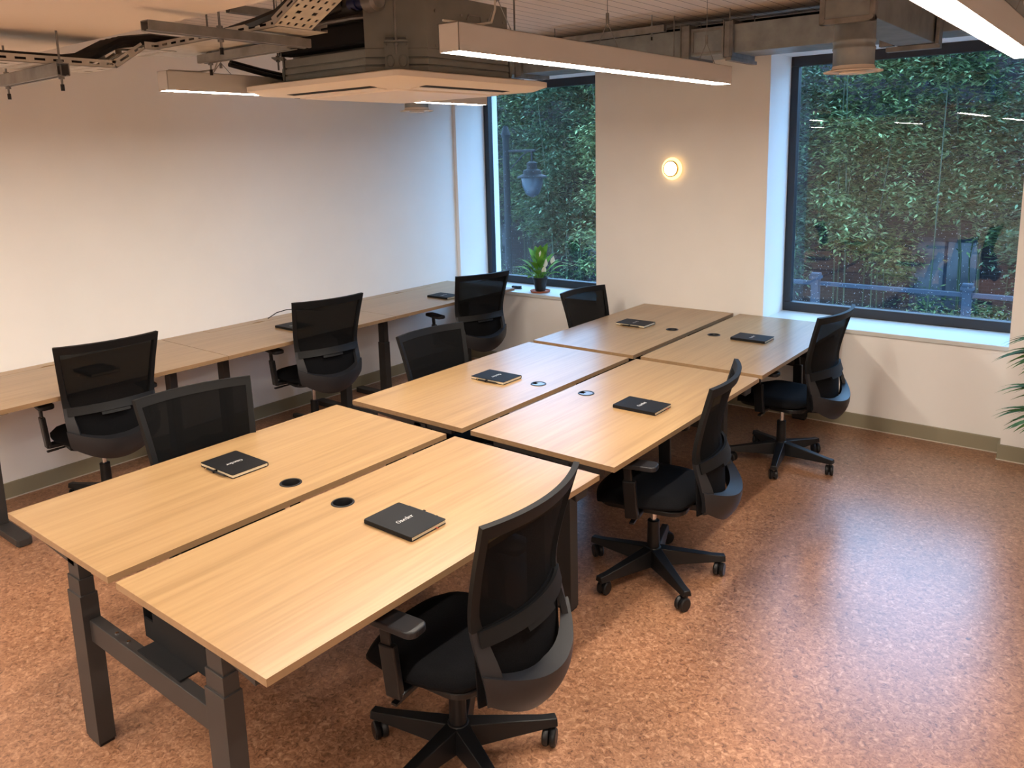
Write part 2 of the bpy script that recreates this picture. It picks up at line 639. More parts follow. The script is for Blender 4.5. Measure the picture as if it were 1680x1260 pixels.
def make_bench(lid, extra):
    root = empty('bench_desk')
    desktop(root, 0.0, .665, .81, lid)
    desktop(root, W1 + .055, .99, .81, lid)
    for y0 in (.010, L1 - .070):
        for x0 in (.44, 1.32):
            lg = MB()
            lg.box(x0, x0 + .10, y0, y0 + .06, .012, .59)
            lg.box(x0 + .004, x0 + .096, y0 + .004, y0 + .056, .59, .592)
            lg.box(x0 + .005, x0 + .095, y0 + .005, y0 + .055, .592, .65)
            lg.box(x0 + .010, x0 + .090, y0 + .010, y0 + .050, .65, .720)
            o = lg.build('leg', M_['desksteel'], root, bevel=.002)
            MB().box(x0 + .004, x0 + .096, y0 + .004, y0 + .056, 0, .012).build('foot_pad', M_['black'], o)
        yb = y0 + .02 if y0 < .5 else y0
        b = MB().box(.54, 1.32, yb, yb + .04, .415, .495).build('crossbeam', M_['desksteel'], root, bevel=.002)
        for xx in (.70, .78, 1.02, 1.10):
            MB().cyl((xx, yb + .02, .495), .006, .004, 10).build('bolt', M_['chrome'], b)
        # arms carrying the tops, tapered
        for (xa, xb) in ((.05, .50), (1.37, 1.57)):
            z1 = .7365
            MB().faces([(xa, y0 + .01, z1 - .012), (xb, y0 + .01, z1 - .045), (xb, y0 + .01, z1), (xa, y0 + .01, z1),
                        (xa, y0 + .05, z1 - .012), (xb, y0 + .05, z1 - .045), (xb, y0 + .05, z1), (xa, y0 + .05, z1)],
                       [(0, 1, 2, 3), (7, 6, 5, 4), (0, 4, 5, 1), (1, 5, 6, 2), (2, 6, 7, 3), (3, 7, 4, 0)]).build('support_arm', M_['desksteel'], root)
        MB().box(.30, .70, y0 + .022, y0 + .048, .700, .7365).build('support_arm', M_['desksteel'], root)
        MB().box(.97, 1.54, y0 + .022, y0 + .048, .700, .7365).build('support_arm', M_['desksteel'], root)
    t = MB()
    t.box(.80, 1.18, .10, L1 - .10, .500, .503)
    t.box(.80, .803, .10, L1 - .10, .503, .64)
    t.box(1.177, 1.18, .10, L1 - .10, .503, .60)
    t.box(.86, 1.12, .04, .10, .497, .503)
    t.box(.86, 1.12, L1 - .10, L1 - .06, .497, .503)
    t.box(.80, .86, .10, .106, .503, .57)
    t.box(.86, 1.177, .10, .106, .503, .665)
    t.box(.90, 1.16, .106, .19, .503, .64)
    t.build('cable_tray', M_['blackmat'], root)
    for x, sx in ((.02, 1), (1.53, 1)):
        h = MB()
        h.faces([(x, 1.45, .733), (x + .1, 1.45, .733), (x + .1, 1.56, .733), (x, 1.56, .733),
                 (x + .04, 1.465, .700), (x + .1, 1.465, .680), (x + .1, 1.55, .680), (x + .04, 1.55, .700)],
                [(3, 2, 1, 0), (4, 5, 6, 7), (0, 1, 5, 4), (1, 2, 6, 5), (2, 3, 7, 6), (3, 0, 4, 7)])
        h.build('control_handset', M_['charcoal'], root, bevel=.006)
    return root


bench_names = [
    ('nearest oak bench desk of the middle row, with open round cable holes', False, (0.0, 0.0)),
    ('middle oak bench desk of the row, with lidded round cable holes', True, (0.01, 1.70)),
    ('farthest oak bench desk of the row, ending at the wall below the wall lamp', False, (0.005, 3.365)),
]
for lb, lid, (bx, by) in bench_names:
    b = make_bench(lid, None)
    b.location = (bx, by, 0)
    tag(b, lb, 'desk', 'oak bench desks in the middle row')

# ------------------------------------------------------------------ wall desks
WX0, WX1, WZ = -2.145, -1.285, 0.81


def make_wall_desk(y0, y1, legs, label):
    root = empty('wall_desk', ((WX0 + WX1) / 2, (y0 + y1) / 2, 0))
    ox, oy, _ = root.location
    # top with a slotted service flap at the back edge
    a, b = y0 - oy + .002, y1 - oy - .002
    xb, xf = WX0 - ox, WX1 - ox
    s0, s1 = -.42, .42
    t = MB()
    t.box(xb + .105, xf, a, b, WZ - TH, WZ)
    t.box(xb, xb + .105, a, s0, WZ - TH, WZ)
    t.box(xb, xb + .105, s1, b, WZ - TH, WZ)
    top = t.build('desktop', M_['oak'], root)
    top.data.materials.append(M_['oakedge'])
    for p in top.data.polygons:
        if abs(p.normal.z) < .5:
            p.material_index = 1
    n = 10
    pts = [(xb + .002, s0 + .004), (xb + .101, s0 + .004)]
    for k in range(n + 1):
        tt = k / n
        pts.append((xb + .101 - .022 * math.sin(PI * tt), -.06 + .12 * tt))
    pts += [(xb + .101, s1 - .004), (xb + .002, s1 - .004)]
    MB().prism(pts, WZ - TH, WZ).build('cable_flap', M_['oak'], top)
    for ly in legs:
        y = ly - oy
        c = MB()
        xc = -1.70 - ox
        c.box(xc - .04, xc + .04, y - .03, y + .03, .045, .50)
        c.box(xc - .035, xc + .035, y - .025, y + .025, .50, WZ - TH - .035)
        lg = c.build('leg', M_['desksteel'], root, bevel=.002)
        f = MB()
        f.rbox(xc - .36, xc + .34, y - .04, y + .04, .004, .045, .02)
        f.build('foot', M_['desksteel'], lg, bevel=.004)
        MB().box(xc - .33, xc + .30, y - .02, y + .02, WZ - TH - .035, WZ - TH).build('support_arm', M_['desksteel'], root)
    MB().box(-1.72 - ox, -1.68 - ox, legs[0] - oy + .03, legs[1] - oy - .03, WZ - TH - .06, WZ - TH - .025).build('crossbeam', M_['desksteel'], root)
    tag(root, label, 'desk', 'oak desks along the left wall')
    return root


make_wall_desk(.19, 1.775, (.49, 1.59), 'nearest oak desk along the left wall, cut by the left edge of the photo')
make_wall_desk(1.775, 3.265, (1.98, 3.06), 'middle oak desk along the left wall with a black cable curling up behind')
make_wall_desk(3.265, 4.80, (3.50, 4.55), 'farthest oak desk along the left wall, ending at the small window')

# ------------------------------------------------------------------ chairs (face -x, back at +x)
def interp(tab, z):
    tab = sorted(tab)
    if z <= tab[0][0]:
        return tab[0][1]
    for (a, va), (b, vb) in zip(tab, tab[1:]):
        if z <= b:
            t = (z - a) / (b - a)
            t = t * t * (3 - 2 * t) if False else t
            return va + (vb - va) * t
    return tab[-1][1]


BX = [(.36, .215), (.40, .255), (.46, .285), (.54, .285), (.62, .262), (.70, .235), (.78, .243), (.90, .270), (1.06, .315)]
BW = [(.36, .165), (.40, .19), (.46, .215), (.54, .230), (.62, .238), (.70, .236), (.90, .254), (1.06, .270)]
BS = [(.36, .08), (.40, .10), (.54, .105), (.66, .065), (.75, .050), (1.06, .055)]


def smoothtab(tab):
    zs = linspace(.36, 1.06, 36)
    v = [interp(tab, z) for z in zs]
    for _ in range(6):
        v = [v[0]] + [(v[i - 1] + 2 * v[i] + v[i + 1]) / 4 for i in range(1, len(v) - 1)] + [v[-1]]
    return list(zip(zs, v))


BX, BW, BS = smoothtab(BX), smoothtab(BW), smoothtab(BS)


def P_back(u, z):
    return Vector((interp(BX, z) + interp(BS, z) * (1 - u * u), u * interp(BW, z), z))


def S_back(u, z):
    p = P_back(u, z)
    e = .01
    du = P_back(min(u + e, 1.2), z) - P_back(u - e, z)
    dz = P_back(u, z + e) - P_back(u, z - e)
    n = du.cross(dz).normalized()
    if n.x < 0:
        n = -n
    return p, n


def make_chair():
    root = empty('office_chair')
    # star base
    base = MB()
    base.lathe([(.045, .060), (.050, .075), (.048, .130), (.034, .150), (.030, .150)], 20)
    arms = []
    for k in range(5):
        a = math.radians(36 + 72 * k)
        c, s = math.cos(a), math.sin(a)
        R = Matrix(((c, -s, 0, 0), (s, c, 0, 0), (0, 0, 1, 0), (0, 0, 0, 1)))
        prof = [(.03, .062, .146, .038), (.16, .066, .126, .030), (.30, .070, .104, .023), (.350, .072, .100, .023)]
        vs, fs = [], []
        for (x, zb, zt, hw) in prof:
            vs += [R @ Vector((x, -hw, zb)), R @ Vector((x, hw, zb)), R @ Vector((x, hw * .72, zt)), R @ Vector((x, -hw * .72, zt))]
        for i in range(3):
            for j in range(4):
                fs.append((i * 4 + j, i * 4 + (j + 1) % 4, (i + 1) * 4 + (j + 1) % 4, (i + 1) * 4 + j))
        fs += [(3, 2, 1, 0), (12, 13, 14, 15)]
        base.faces(vs, fs)
    base.build('star_base', M_['black'], root, bevel=.003, smooth=True, angle=30)
    for k in range(5):
        a = math.radians(36 + 72 * k)
        cst = MB()
        sw = a + (1.1, 2.3, -.7, .3, 1.9)[k]
        T = Matrix.Translation((.328 * math.cos(a), .328 * math.sin(a), 0)) @ Matrix.Rotation(sw, 4, 'Z')
        for sy in (-1, 1):
            W = T @ Matrix.Translation((-.016, sy * .0145, .033)) @ Matrix.Rotation(PI / 2 * sy, 4, 'X')
            cst.lathe([(.010, -.010), (.028, -.010), (.033, -.005), (.033, .006), (.028, .012), (.010, .014)], 20, W)
        cst.box(-.020, .014, -.0045, .0045, .024, .062, T)
        hood = []
        o = cst.build('caster', M_['black'], root, smooth=True)
        st = MB()
        st.lathe([(.0065, .055), (.0065, .080)], 10, T)
        st.build('stem', M_['chrome'], o)
    gl = MB()
    gl.lathe([(.031, .13), (.029, .285), (.025, .287)], 20)
    g = gl.build('gas_lift', M_['black'], root, smooth=True)
    MB().lathe([(.014, .286), (.014, .385)], 14).build('piston', M_['chrome'], g, smooth=True)
    me = MB()
    me.rbox(-.13, .17, -.10, .10, .385, .425, .03)
    me.beam((.10, 0, .405), (.285, 0, .425), .14, .03)
    m1 = me.build('tilt_mechanism', M_['black'], root, bevel=.004)
    lv = MB()
    lv.tube([(-.02, -.09, .40), (-.02, -.24, .395)], .006, 8)
    lv.beam((-.02, -.23, .395), (-.02, -.29, .392), .022, .008)
    lv.build('lever', M_['black'], m1)
    # seat cushion
    se = MB()
    nx, ny = 15, 13

    def Z(x, y, top):
        rx, ry = abs(x) ** 5, abs(y) ** 5
        e = max(0, 1 - rx - ry)
        h = .034 * (e ** .35)
        drop = -.028 * max(0, -x - .45) ** 1.3 * 2
        dish = -.010 * (1 - y * y) * (1 - x * x)
        return (.470 + h + dish if top else .455 - h * .65) + drop
    vs = []
    for top in (1, 0):
        for i in range(nx):
            for j in range(ny):
                x = -1 + 2 * i / (nx - 1)
                y = -1 + 2 * j / (ny - 1)
                px = x * math.sqrt(1 - .36 * y * y) * .250
                py = y * math.sqrt(1 - .36 * x * x) * .255
                vs.append((px - .015, py, Z(x, y, top)))
    fs = []
    K = nx * ny
    for i in range(nx - 1):
        for j in range(ny - 1):
            a = i * ny + j
            fs.append((a, a + ny, a + ny + 1, a + 1))
            fs.append((K + a, K + a + 1, K + a + ny + 1, K + a + ny))
    for i in range(nx - 1):
        a = i * ny
        fs.append((a, K + a, K + a + ny, a + ny))
        a = i * ny + ny - 1
        fs.append((a, a + ny, K + a + ny, K + a))
    for j in range(ny - 1):
        fs.append((j, j + 1, K + j + 1, K + j))
        a = (nx - 1) * ny + j
        fs.append((a, K + a, K + a + 1, a + 1))
    se.faces(vs, fs)
    seat = se.build('seat', M_['fabric'], root, smooth=True, angle=80)
    MB().rbox(-.22, .20, -.21, .21, .415, .440, .08, 6).build('seat_pan', M_['black'], seat, bevel=.006)

    # back frame: uprights, top rail and lower shell
    fr = MB()
    up_ = MB()
    t = .020
    for sgn in (-1, 1):
        def S(u, v, sgn=sgn):
            # u 0..1 across the upright, v = height
            wf = interp([(.46, .20), (.58, .20), (.66, .17), (.75, .11), (1.06, .085)], v)
            return S_back(sgn * (1 - u * wf), v)
        fr.slab(S, [0, .5, 1], linspace(.47, .70, 10), t)
        up_.slab(S, [0, .5, 1], linspace(.698, 1.04, 14), t)
    up_.slab(S_back, linspace(-1, 1, 17), [1.022, 1.04, 1.055, 1.062], t)
    up_.build('mesh_rim', M_['rim'], root, smooth=True, angle=50)

    def shell(u, v):
        z0 = .402 + .085 * abs(u) ** 2.2
        z1 = .510 + .065 * abs(u) ** 2
        p, n = S_back(u, z0 + (z1 - z0) * v)
        return p, n
    fr.slab(shell, linspace(-1.0, 1.0, 21), linspace(0, 1, 7), .030)

    def ledge(u, v):
        z1 = .510 + .065 * abs(u) ** 2
        p, n = S_back(u, z1)
        d = Vector((-1, 0, 0.12)).normalized()
        q = p + n * .030 + d * (v * .066) * (1 - .4 * abs(u))
        return q, Vector((0, 0, 1))
    fr.slab(ledge, linspace(-.86, .86, 17), [0, .5, 1], -.008)
    fr.build('back_frame', M_['charcoal'], root, smooth=True, angle=50)
    # curved crossbar with the lumbar slider
    lb = MB()

    def Sl(u, z):
        p, n = S_back(u, z)
        return p + n * (.014 + .010 * (1 - u * u)), n
    lb.slab(Sl, linspace(-.93, .93, 17), [.648, .662, .685, .700], .012)
    lb.slab(lambda u, z: (S_back(u, z)[0] + S_back(u, z)[1] * .016, S_back(u, z)[1]), linspace(-.30, .30, 9), [.632, .650], .014)
    lb.build('lumbar_bar', M_['rim'], root, smooth=True, angle=50)
    # net
    net = MB()

    def Sn(u, z):
        p, n = S_back(u, max(z, .66))
        if z < .66:
            q, _ = S_back(u, .66)
            p = Vector((q.x - (.66 - z) * .12, q.y, z))
        return p + n * .002, n
    net.slab(Sn, linspace(-.93, .93, 15), linspace(.70, 1.045, 16), .004)
    net.build('mesh_back', M_['net'], root, smooth=True, angle=80)
    pd = MB()
    pd.slab(lambda u, z: (Sn(u, z)[0] + Vector(((.66 - z) * .16 if z < .66 else 0, 0, 0)), Sn(u, z)[1]), linspace(-.98, .98, 15), linspace(.455, .70, 10), .008)
    pd.build('lumbar_pad', M_['fabric'], root, smooth=True, angle=80)
    # armrests
    for s in (-1, 1):
        ar = MB()
        ar.beam((-.02, s * .14, .425), (-.02, s * .285, .425), .07, .022)
        ar.beam((-.02, s * .280, .414), (-.03, s * .292, .60), .062, .026, (0, 1, 0))
        ar.beam((-.03, s * .292, .55), (-.04, s * .292, .668), .042, .014, (0, 1, 0))
        a1 = ar.build('armrest', M_['black'], root, bevel=.006)
        pdm = MB()
        pdm.rbox(-.135, .100, s * .285 - .042, s * .285 + .042, .666, .690, .03, 5)
        pdm.build('arm_pad', M_['charcoal'], a1, bevel=.006, seg=3)
    return root


proto = make_chair()
D = math.radians
chairs = [
    # x, y, yaw, turn of the star base, how far the seat is lowered, label
    (1.615, 0.745, 5, 10, 0, 'black mesh office chair on casters at the right side of the nearest bench desk'),
    (1.565, 2.235, 12, -12, 0, 'black mesh office chair at the right side of the middle bench desk'),
    (1.560, 4.000, -5, 36, 0, 'black mesh office chair at the right of the farthest bench desk, by the big window'),
    (0.219, 0.810, 171, 10, .035, 'black mesh chair back behind the left edge of the nearest bench desk'),
    (0.174, 2.470, 175, 30, .075, 'black mesh chair back behind the left edge of the middle bench desk'),
    (0.123, 4.280, 173, 5, .095, 'black mesh chair back behind the left edge of the farthest bench desk, below the lily'),
    (-1.486, 1.010, -8, 20, -.04, 'black mesh office chair at the nearest desk along the left wall'),
    (-1.433, 2.535, -11, 0, -.04, 'black mesh office chair at the middle desk along the left wall'),
    (-1.380, 4.180, -16, 50, 0, 'black mesh office chair at the farthest wall desk, beside the small window'),
]
for i, (x, y, a, turn, dz, lb) in enumerate(chairs):
    c = proto if i == 0 else copy_tree(proto)
    c.location = (x, y, 0)
    c.rotation_euler = (0, 0, D(a))
    for ch in c.children:
        if ch.name.split('.')[0] in ('star_base', 'caster'):
            ch.rotation_euler = (0, 0, D(turn))
        elif ch.name.split('.')[0] != 'gas_lift':
            ch.location.z = -dz
    tag(c, lb, 'chair', 'black mesh office chairs')


# ------------------------------------------------------------------ notebooks
def glyph_ring(cx, cy, rx, ry, ix, iy, a0=0, a1=2 * PI, n=20, shift=0):
    """strip between an outer and an inner ellipse"""
    quads = []
    for k in range(n):
        t0 = a0 + (a1 - a0) * k / n
        t1 = a0 + (a1 - a0) * (k + 1) / n
        o0 = (cx + rx * math.cos(t0), cy + ry * math.sin(t0))
        o1 = (cx + rx * math.cos(t1), cy + ry * math.sin(t1))
        i0 = (cx + ix * math.cos(t0), cy + iy * math.sin(t0))
        i1 = (cx + ix * math.cos(t1), cy + iy * math.sin(t1))
        quads.append([o0, o1, i1, i0])
    return quads


def rect(x0, y0, x1, y1):
    return [[(x0, y0), (x1, y0), (x1, y1), (x0, y1)]]


def word():
    q = []
    x = 0
    # O
    q += glyph_ring(.50, .50, .50, .52, .34, .47)
    x = 1.08
    # n
    q += rect(x + .10, 0, x + .26, .70) + rect(x, 0, x + .36, .06) + rect(x, .64, x + .26, .70)
    q += glyph_ring(x + .42, .46, .24, .24, .10, .18, 0, PI, 10)
    q += rect(x + .50, 0, x + .66, .48) + rect(x + .40, 0, x + .76, .06)
    x = 1.92
    # e
    q += glyph_ring(x + .34, .35, .34, .37, .20, .32, D(0), D(315), 18) + rect(x + .12, .35, x + .66, .42)
    x = 2.66
    # d
    q += glyph_ring(x + .34, .35, .34, .37, .20, .32) + rect(x + .52, 0, x + .68, 1.06) + rect(x + .40, 1.0, x + .68, 1.06) + rect(x + .52, 0, x + .78, .06)
    x = 3.50
    # e
    q += glyph_ring(x + .34, .35, .34, .37, .20, .32, D(0), D(315), 18) + rect(x + .12, .35, x + .66, .42)
    x = 4.24
    # r
    q += rect(x + .10, 0, x + .26, .70) + rect(x, 0, x + .40, .06) + rect(x, .64, x + .26, .70)
    q += glyph_ring(x + .44, .44, .22, .26, .08, .17, D(35), PI, 8) + rect(x + .48, .52, x + .62, .68)
    return q, 4.9


def make_notebook():
    """lies flat: height along x (.25), width along y (.176), spine at -y, read from +x"""
    root = empty('notebook')
    hx, hy = .105, .075
    c = MB()
    c.rbox(-hx, hx, -hy, hy, .0, .0025, .006)
    c.rbox(-hx, hx, -hy, hy, .0145, .017, .006)
    c.box(-hx + .001, hx - .001, -hy, -hy + .003, .002, .015)
    c.build('cover', M_['cover'], root, bevel=.0008)
    MB().box(-hx + .003, hx - .003, -hy + .003, hy - .003, .0025, .0145).build('pages', M_['paper'], root)
    q, wd = word()
    s = .066 / wd
    t = MB()
    for quad in q:
        vs = []
        for (a, b) in quad:
            # text x runs along +y, text up runs along -x
            vs.append((-(b - .45) * s * 1.25, (a - wd / 2) * s, .0172))
        t.faces(vs, [(0, 1, 2, 3)])
    t.build('cover_lettering', M_['print'], root)
    pen = MB()
    pen.cyl((-.065, hy + .007, .0075), .0042, .125, 12, 'x')
    pen.cyl((-.072, hy + .007, .0075), .0025, .007, 10, 'x')
    p = pen.build('pen', M_['black'], root, smooth=True)
    MB().cyl((.048, hy + .007, .0075), .0045, .006, 12, 'x').build('pen_ring', M_['brass'], p, smooth=True)
    MB().box(-.004, .004, hy - .004, hy + .0125, .0025, .0130).build('pen_loop', M_['cover'], root)
    MB().box(hx - .004, hx + .008, .028, .033, .004, .0048).build('ribbon', M_['orange'], root)
    return root


nb = make_notebook()
SX = 1.17
books = [
    (1.315, 0.825, TZ, 0, 'closed black notebook with silver lettering on the right top of the nearest bench desk'),
    (0.310, 0.780, TZ, PI, 'closed black notebook with a pen on the left top of the nearest bench desk'),
    (1.370, 2.465, TZ, 0, 'closed black notebook on the right top of the middle bench desk'),
    (0.400, 2.465, TZ, PI, 'closed black notebook with a pen on the left top of the middle bench desk'),
    (1.270, 4.190, TZ, 0, 'closed black notebook on the right top of the farthest bench desk'),
    (0.355, 4.190, TZ, PI, 'closed black notebook with a pen on the left top of the farthest bench desk'),
    (-1.540, 4.100, WZ, 0, 'closed black notebook on the wall desk by the small window'),
    (-1.640, 2.560, WZ, 0, 'closed black notebook on the middle desk along the left wall, half behind a chair'),
    (-1.650, 1.100, WZ, 0, 'closed black notebook on the nearest wall desk, seen through the chair mesh'),
]
for i, (x, y, z, a, lb) in enumerate(books):
    c = nb if i == 0 else copy_tree(nb)
    c.location = (x, y, z + .0006)
    c.rotation_euler = (0, 0, a)
    c.scale = (SX, SX, 1)
    tag(c, lb, 'notebook', 'black notebooks on the desks')

# black cable curling up behind the middle wall desk
cb = MB()
cb.tube([(-2.09, 2.64, .815), (-2.085, 2.66, .825), (-2.08, 2.72, .850), (-2.06, 2.80, .862), (-2.03, 2.90, .855), (-2.0, 3.0, .832), (-1.99, 3.06, .816), (-1.98, 3.12, .815)], .004, 8)
tag(cb.build('power_cable', M_['cable'], smooth=True), 'thin black cable curling up from behind the middle wall desk', 'cable')


# ------------------------------------------------------------------ linear pendants
def make_pendant(x0, x1, y0, y1, label, wires=(.23, 1.60), flex=True, low=None):
    z0, h = 2.35, .078
    root = empty('linear_pendant_light', ((x0 + x1) / 2, (y0 + y1) / 2, z0))
    W, Lh = (x1 - x0) / 2, (y1 - y0) / 2
    b = MB()
    b.box(-W, -W + .003, -Lh, Lh, 0, h)
    b.box(W - .003, W, -Lh, Lh, 0, h)
    b.box(-W, W, -Lh, Lh, h - .003, h)
    b.box(-W, W, -Lh, -Lh + .003, 0, h)
    b.box(-W, W, Lh - .003, Lh, 0, h)
    b.build('housing', M_['lightbody'], root, bevel=.001)
    MB().box(-W + .004, W - .004, -Lh + .004, Lh - .004, .001, .006).build('diffuser', M_['led'], root)
    top = ZC if True else 0
    for wy in wires:
        y = -Lh + wy
        zt = top - z0
        if y + (y0 + y1) / 2 < .48 and (x0 + x1) / 2 < 3.2:
            zt = 2.53 - z0
        if low and wy == wires[0]:
            zt = low - z0
        s = MB()
        s.tube([(0, y, min(h + .09, zt - .022)), (0, y, zt)], .0014, 6)
        s.tube([(0, y, min(h + .09, zt - .022)), (-W * .7, y - .03, h)], .0014, 6)
        s.tube([(0, y, min(h + .09, zt - .022)), (W * .7, y + .03, h)], .0014, 6)
        s.lathe([(.006, min(h + .085, zt - .045)), (.006, min(h + .12, zt - .025))], 10, Matrix.Translation((0, y, 0)))
        s.lathe([(.004, zt - .02), (.018, zt - .004), (.018, zt)], 12, Matrix.Translation((0, y, 0)))
        s.build('suspension_wire', M_['galvdark'], root)
    if flex:
        y = -Lh + wires[0]
        MB().tube([(0, y - .24, h + .004), (0, y - .10, h + .006), (0, y - .03, h + .02), (0, y - .012, h + .06), (0, y - .006, (low or (2.53 if (y + (y0 + y1) / 2 < .48 and (x0 + x1) / 2 < 3.2) else top)) - z0)], .0035, 8).build('power_flex', M_['whitecable'], root, smooth=True)
    tag(root, label, 'ceiling light', 'long white linear pendant lights')
    return root


make_pendant(1.71, 1.785, .68, 2.53, 'long white linear pendant lit beneath, hanging in front of the air conditioner', wires=(.22, .84, 1.66))
make_pendant(.105, .18, .72, 2.72, 'long white linear pendant hanging half behind the air conditioner', wires=(.27, 1.75), low=2.50)
make_pendant(2.90, 2.975, .50, 2.35, 'long white linear pendant cropped by the top right corner of the photo')
for (a, b, c, d, lb) in ((1.71, -2.6, .075, 1.9, 'straight behind the camera'), (.34, -2.6, .075, 1.9, 'behind the camera on the left'),
                         (3.3, -2.9, .075, 1.9, 'behind the camera on the right'), (-1.2, -2.6, .075, 1.9, 'in the near left corner of the room')):
    make_pendant(a, a + c, b, b + d, 'long white linear pendant ' + lb + ', outside the photo')

# ------------------------------------------------------------------ cassette air conditioner
AC = (.667, 1.535)
root = empty('air_conditioner', (AC[0], AC[1], 2.345))
zb = 2.385 - 2.345


def octo(h, c):
    return [(h, -h + c), (h, h - c), (h - c, h), (-h + c, h), (-h, h - c), (-h, -h + c), (-h + c, -h), (h - c, -h)]


cs = MB()
for (h, za, zt) in ((.42, zb, zb + .022), (.414, zb + .022, zb + .028), (.42, zb + .028, zb + .05), (.414, zb + .05, zb + .056), (.418, zb + .056, zb + .088)):
    cs.prism(octo(h, .17), za, zt)
# upper casing: the near-left side is set back for the pipework
o = octo(.418, .17)
cs.prism([(.418, -.248), (.418, .248), (.248, .418), (-.248, .418), (-.418, .248), (-.418, -.248), (-.30, -.30), (.248, -.30), (.248, -.418)], zb + .088, 2.68 - 2.345)
cas = cs.build('casing', M_['hvac'], root, bevel=.002)
sc = MB()
for yy in (-.2, -.05, .12, .22):
    sc.cyl((.418, yy, .27), .006, .004, 8, 'x')
for yy in (-.2, .2):
    sc.cyl((.418, yy, .14), .006, .004, 8, 'x')
sc.build('screw', M_['galvdark'], cas)
pn = MB()
pn.box(.418, .422, -.10, .20, .12, .25)
pn.build('access_panel', M_['hvac'], cas, bevel=.002)
MB().tube([(.424, -.02, .255), (.426, -.012, .275), (.426, .06, .275), (.424, .068, .255)], .003, 6).build('handle', M_['galvdark'], cas)
MB().prism(octo(.445, .12), .0355, zb - .001).build('seal', M_['blackmat'], cas)
# corner brackets with hanger rods
for sx, sy in ((1, -1), (1, 1), (-1, -1), (-1, 1)):
    c45 = Matrix.Translation((sx * .345, sy * .345, 0)) @ Matrix.Rotation(math.atan2(sy, sx), 4, 'Z')
    bk = MB()
    bk.box(.0, .006, -.045, .045, .05, .15, c45)
    bk.box(.0, .05, -.045, .045, .145, .15, c45)
    for yy in (-.024, .024):
        bk.tube([c45 @ Vector((.008, yy + .014 * math.cos(q_), .080 + .022 * math.sin(q_))) for q_ in linspace(0, 2 * PI, 13)], .0028, 6)
    bk.tube([c45 @ Vector((.010, -.038, .135)), c45 @ Vector((.010, -.038, .165)), c45 @ Vector((.010, .038, .165)), c45 @ Vector((.010, .038, .135))], .003, 6)
    br_ = bk.build('corner_bracket', M_['hvac'], root)
    rd = MB()
    px, py = (c45 @ Vector((.03, 0, 0))).xy
    rd.tube([(px, py, .10), (px, py, (ZC - 2.345))], .004, 8)
    rd.lathe([(.009, .152), (.009, .160)], 6, Matrix.Translation((px, py, 0)))
    rd.lathe([(.009, .134), (.009, .142)], 6, Matrix.Translation((px, py, 0)))
    rd.build('hanger_rod', M_['galvdark'], br_)
# black control recess and insulated pipes on the near side
blk = MB()
blk.box(-.36, .235, -.37, -.30, .155, .245)
blk.build('control_box', M_['blackmat'], cas, bevel=.01)
MB().tube([(-.38, -.34, .252), (-.1, -.355, .262), (.12, -.35, .262), (.245, -.34, .255)], .010, 8).build('drip_lip', M_['galvdark'], cas, smooth=True)
pp = MB()
pp.tube([(-.30, -.36, .285), (-.05, -.36, .30), (.09, -.36, .305), (.16, -.38, .300), (.205, -.405, .300)], .032, 12)
pp.tube([(-.34, -.40, .315), (-.12, -.42, .285), (.0, -.40, .29), (.10, -.38, .31)], .022, 10)
pp.tube([(-.02, -.36, .52), (-.0, -.37, .40), (.0, -.375, .34), (-.02, -.37, .30)], .010, 8)
pp.build('insulated_pipe', M_['cable'], root, smooth=True)
vf = MB()
vf.tube([(.175, -.415, .30), (.30, -.405, .30)], .022, 12)
vf.lathe([(.028, 0), (.028, .012)], 12, Matrix.Translation((.21, -.412, .30)) @ Matrix.Rotation(PI / 2, 4, 'Y'))
vf.build('valve', M_['blue'], root, smooth=True)
MB().lathe([(.042, 0), (.042, .05), (.03, .06)], 16, Matrix.Translation((.262, -.40, .30)) @ Matrix.Rotation(PI / 2, 4, 'Y')).build('pipe_collar', M_['galvdark'], root, smooth=True)
# drain hoses to the left
dh = MB()
dh.tube([(-.43, -.10, .05), (-.47, -.22, .07), (-.50, -.38, .10), (-.50, -.52, .125)], .010, 8)
dh.tube([(-.43, -.06, .06), (-.48, -.18, .085), (-.52, -.35, .115), (-.52, -.50, .14)], .008, 8)
dh.build('drain_hose', M_['cable'], root, smooth=True)
# fascia
fa = MB()


def ringloft(b, rings):
    n = len(rings[0][0])
    vs = []
    for pts, z in rings:
        vs += [(p[0], p[1], z) for p in pts]
    fs = []
    for i in range(len(rings) - 1):
        for k in range(n):
            k2 = (k + 1) % n
            fs.append((i * n + k, i * n + k2, (i + 1) * n + k2, (i + 1) * n + k))
    fs.append(tuple(range(n)))
    fs.append(tuple(reversed(range((len(rings) - 1) * n, len(rings) * n))))
    b.faces(vs, fs)


def sq(h, r=.03, n=4):
    pts = []
    for cx, cy, a in ((h - r, h - r, 0), (-h + r, h - r, PI / 2), (-h + r, -h + r, PI), (h - r, -h + r, 1.5 * PI)):
        for k in range(n + 1):
            t = a + PI / 2 * k / n
            pts.append((cx + r * math.cos(t), cy + r * math.sin(t)))
    return pts


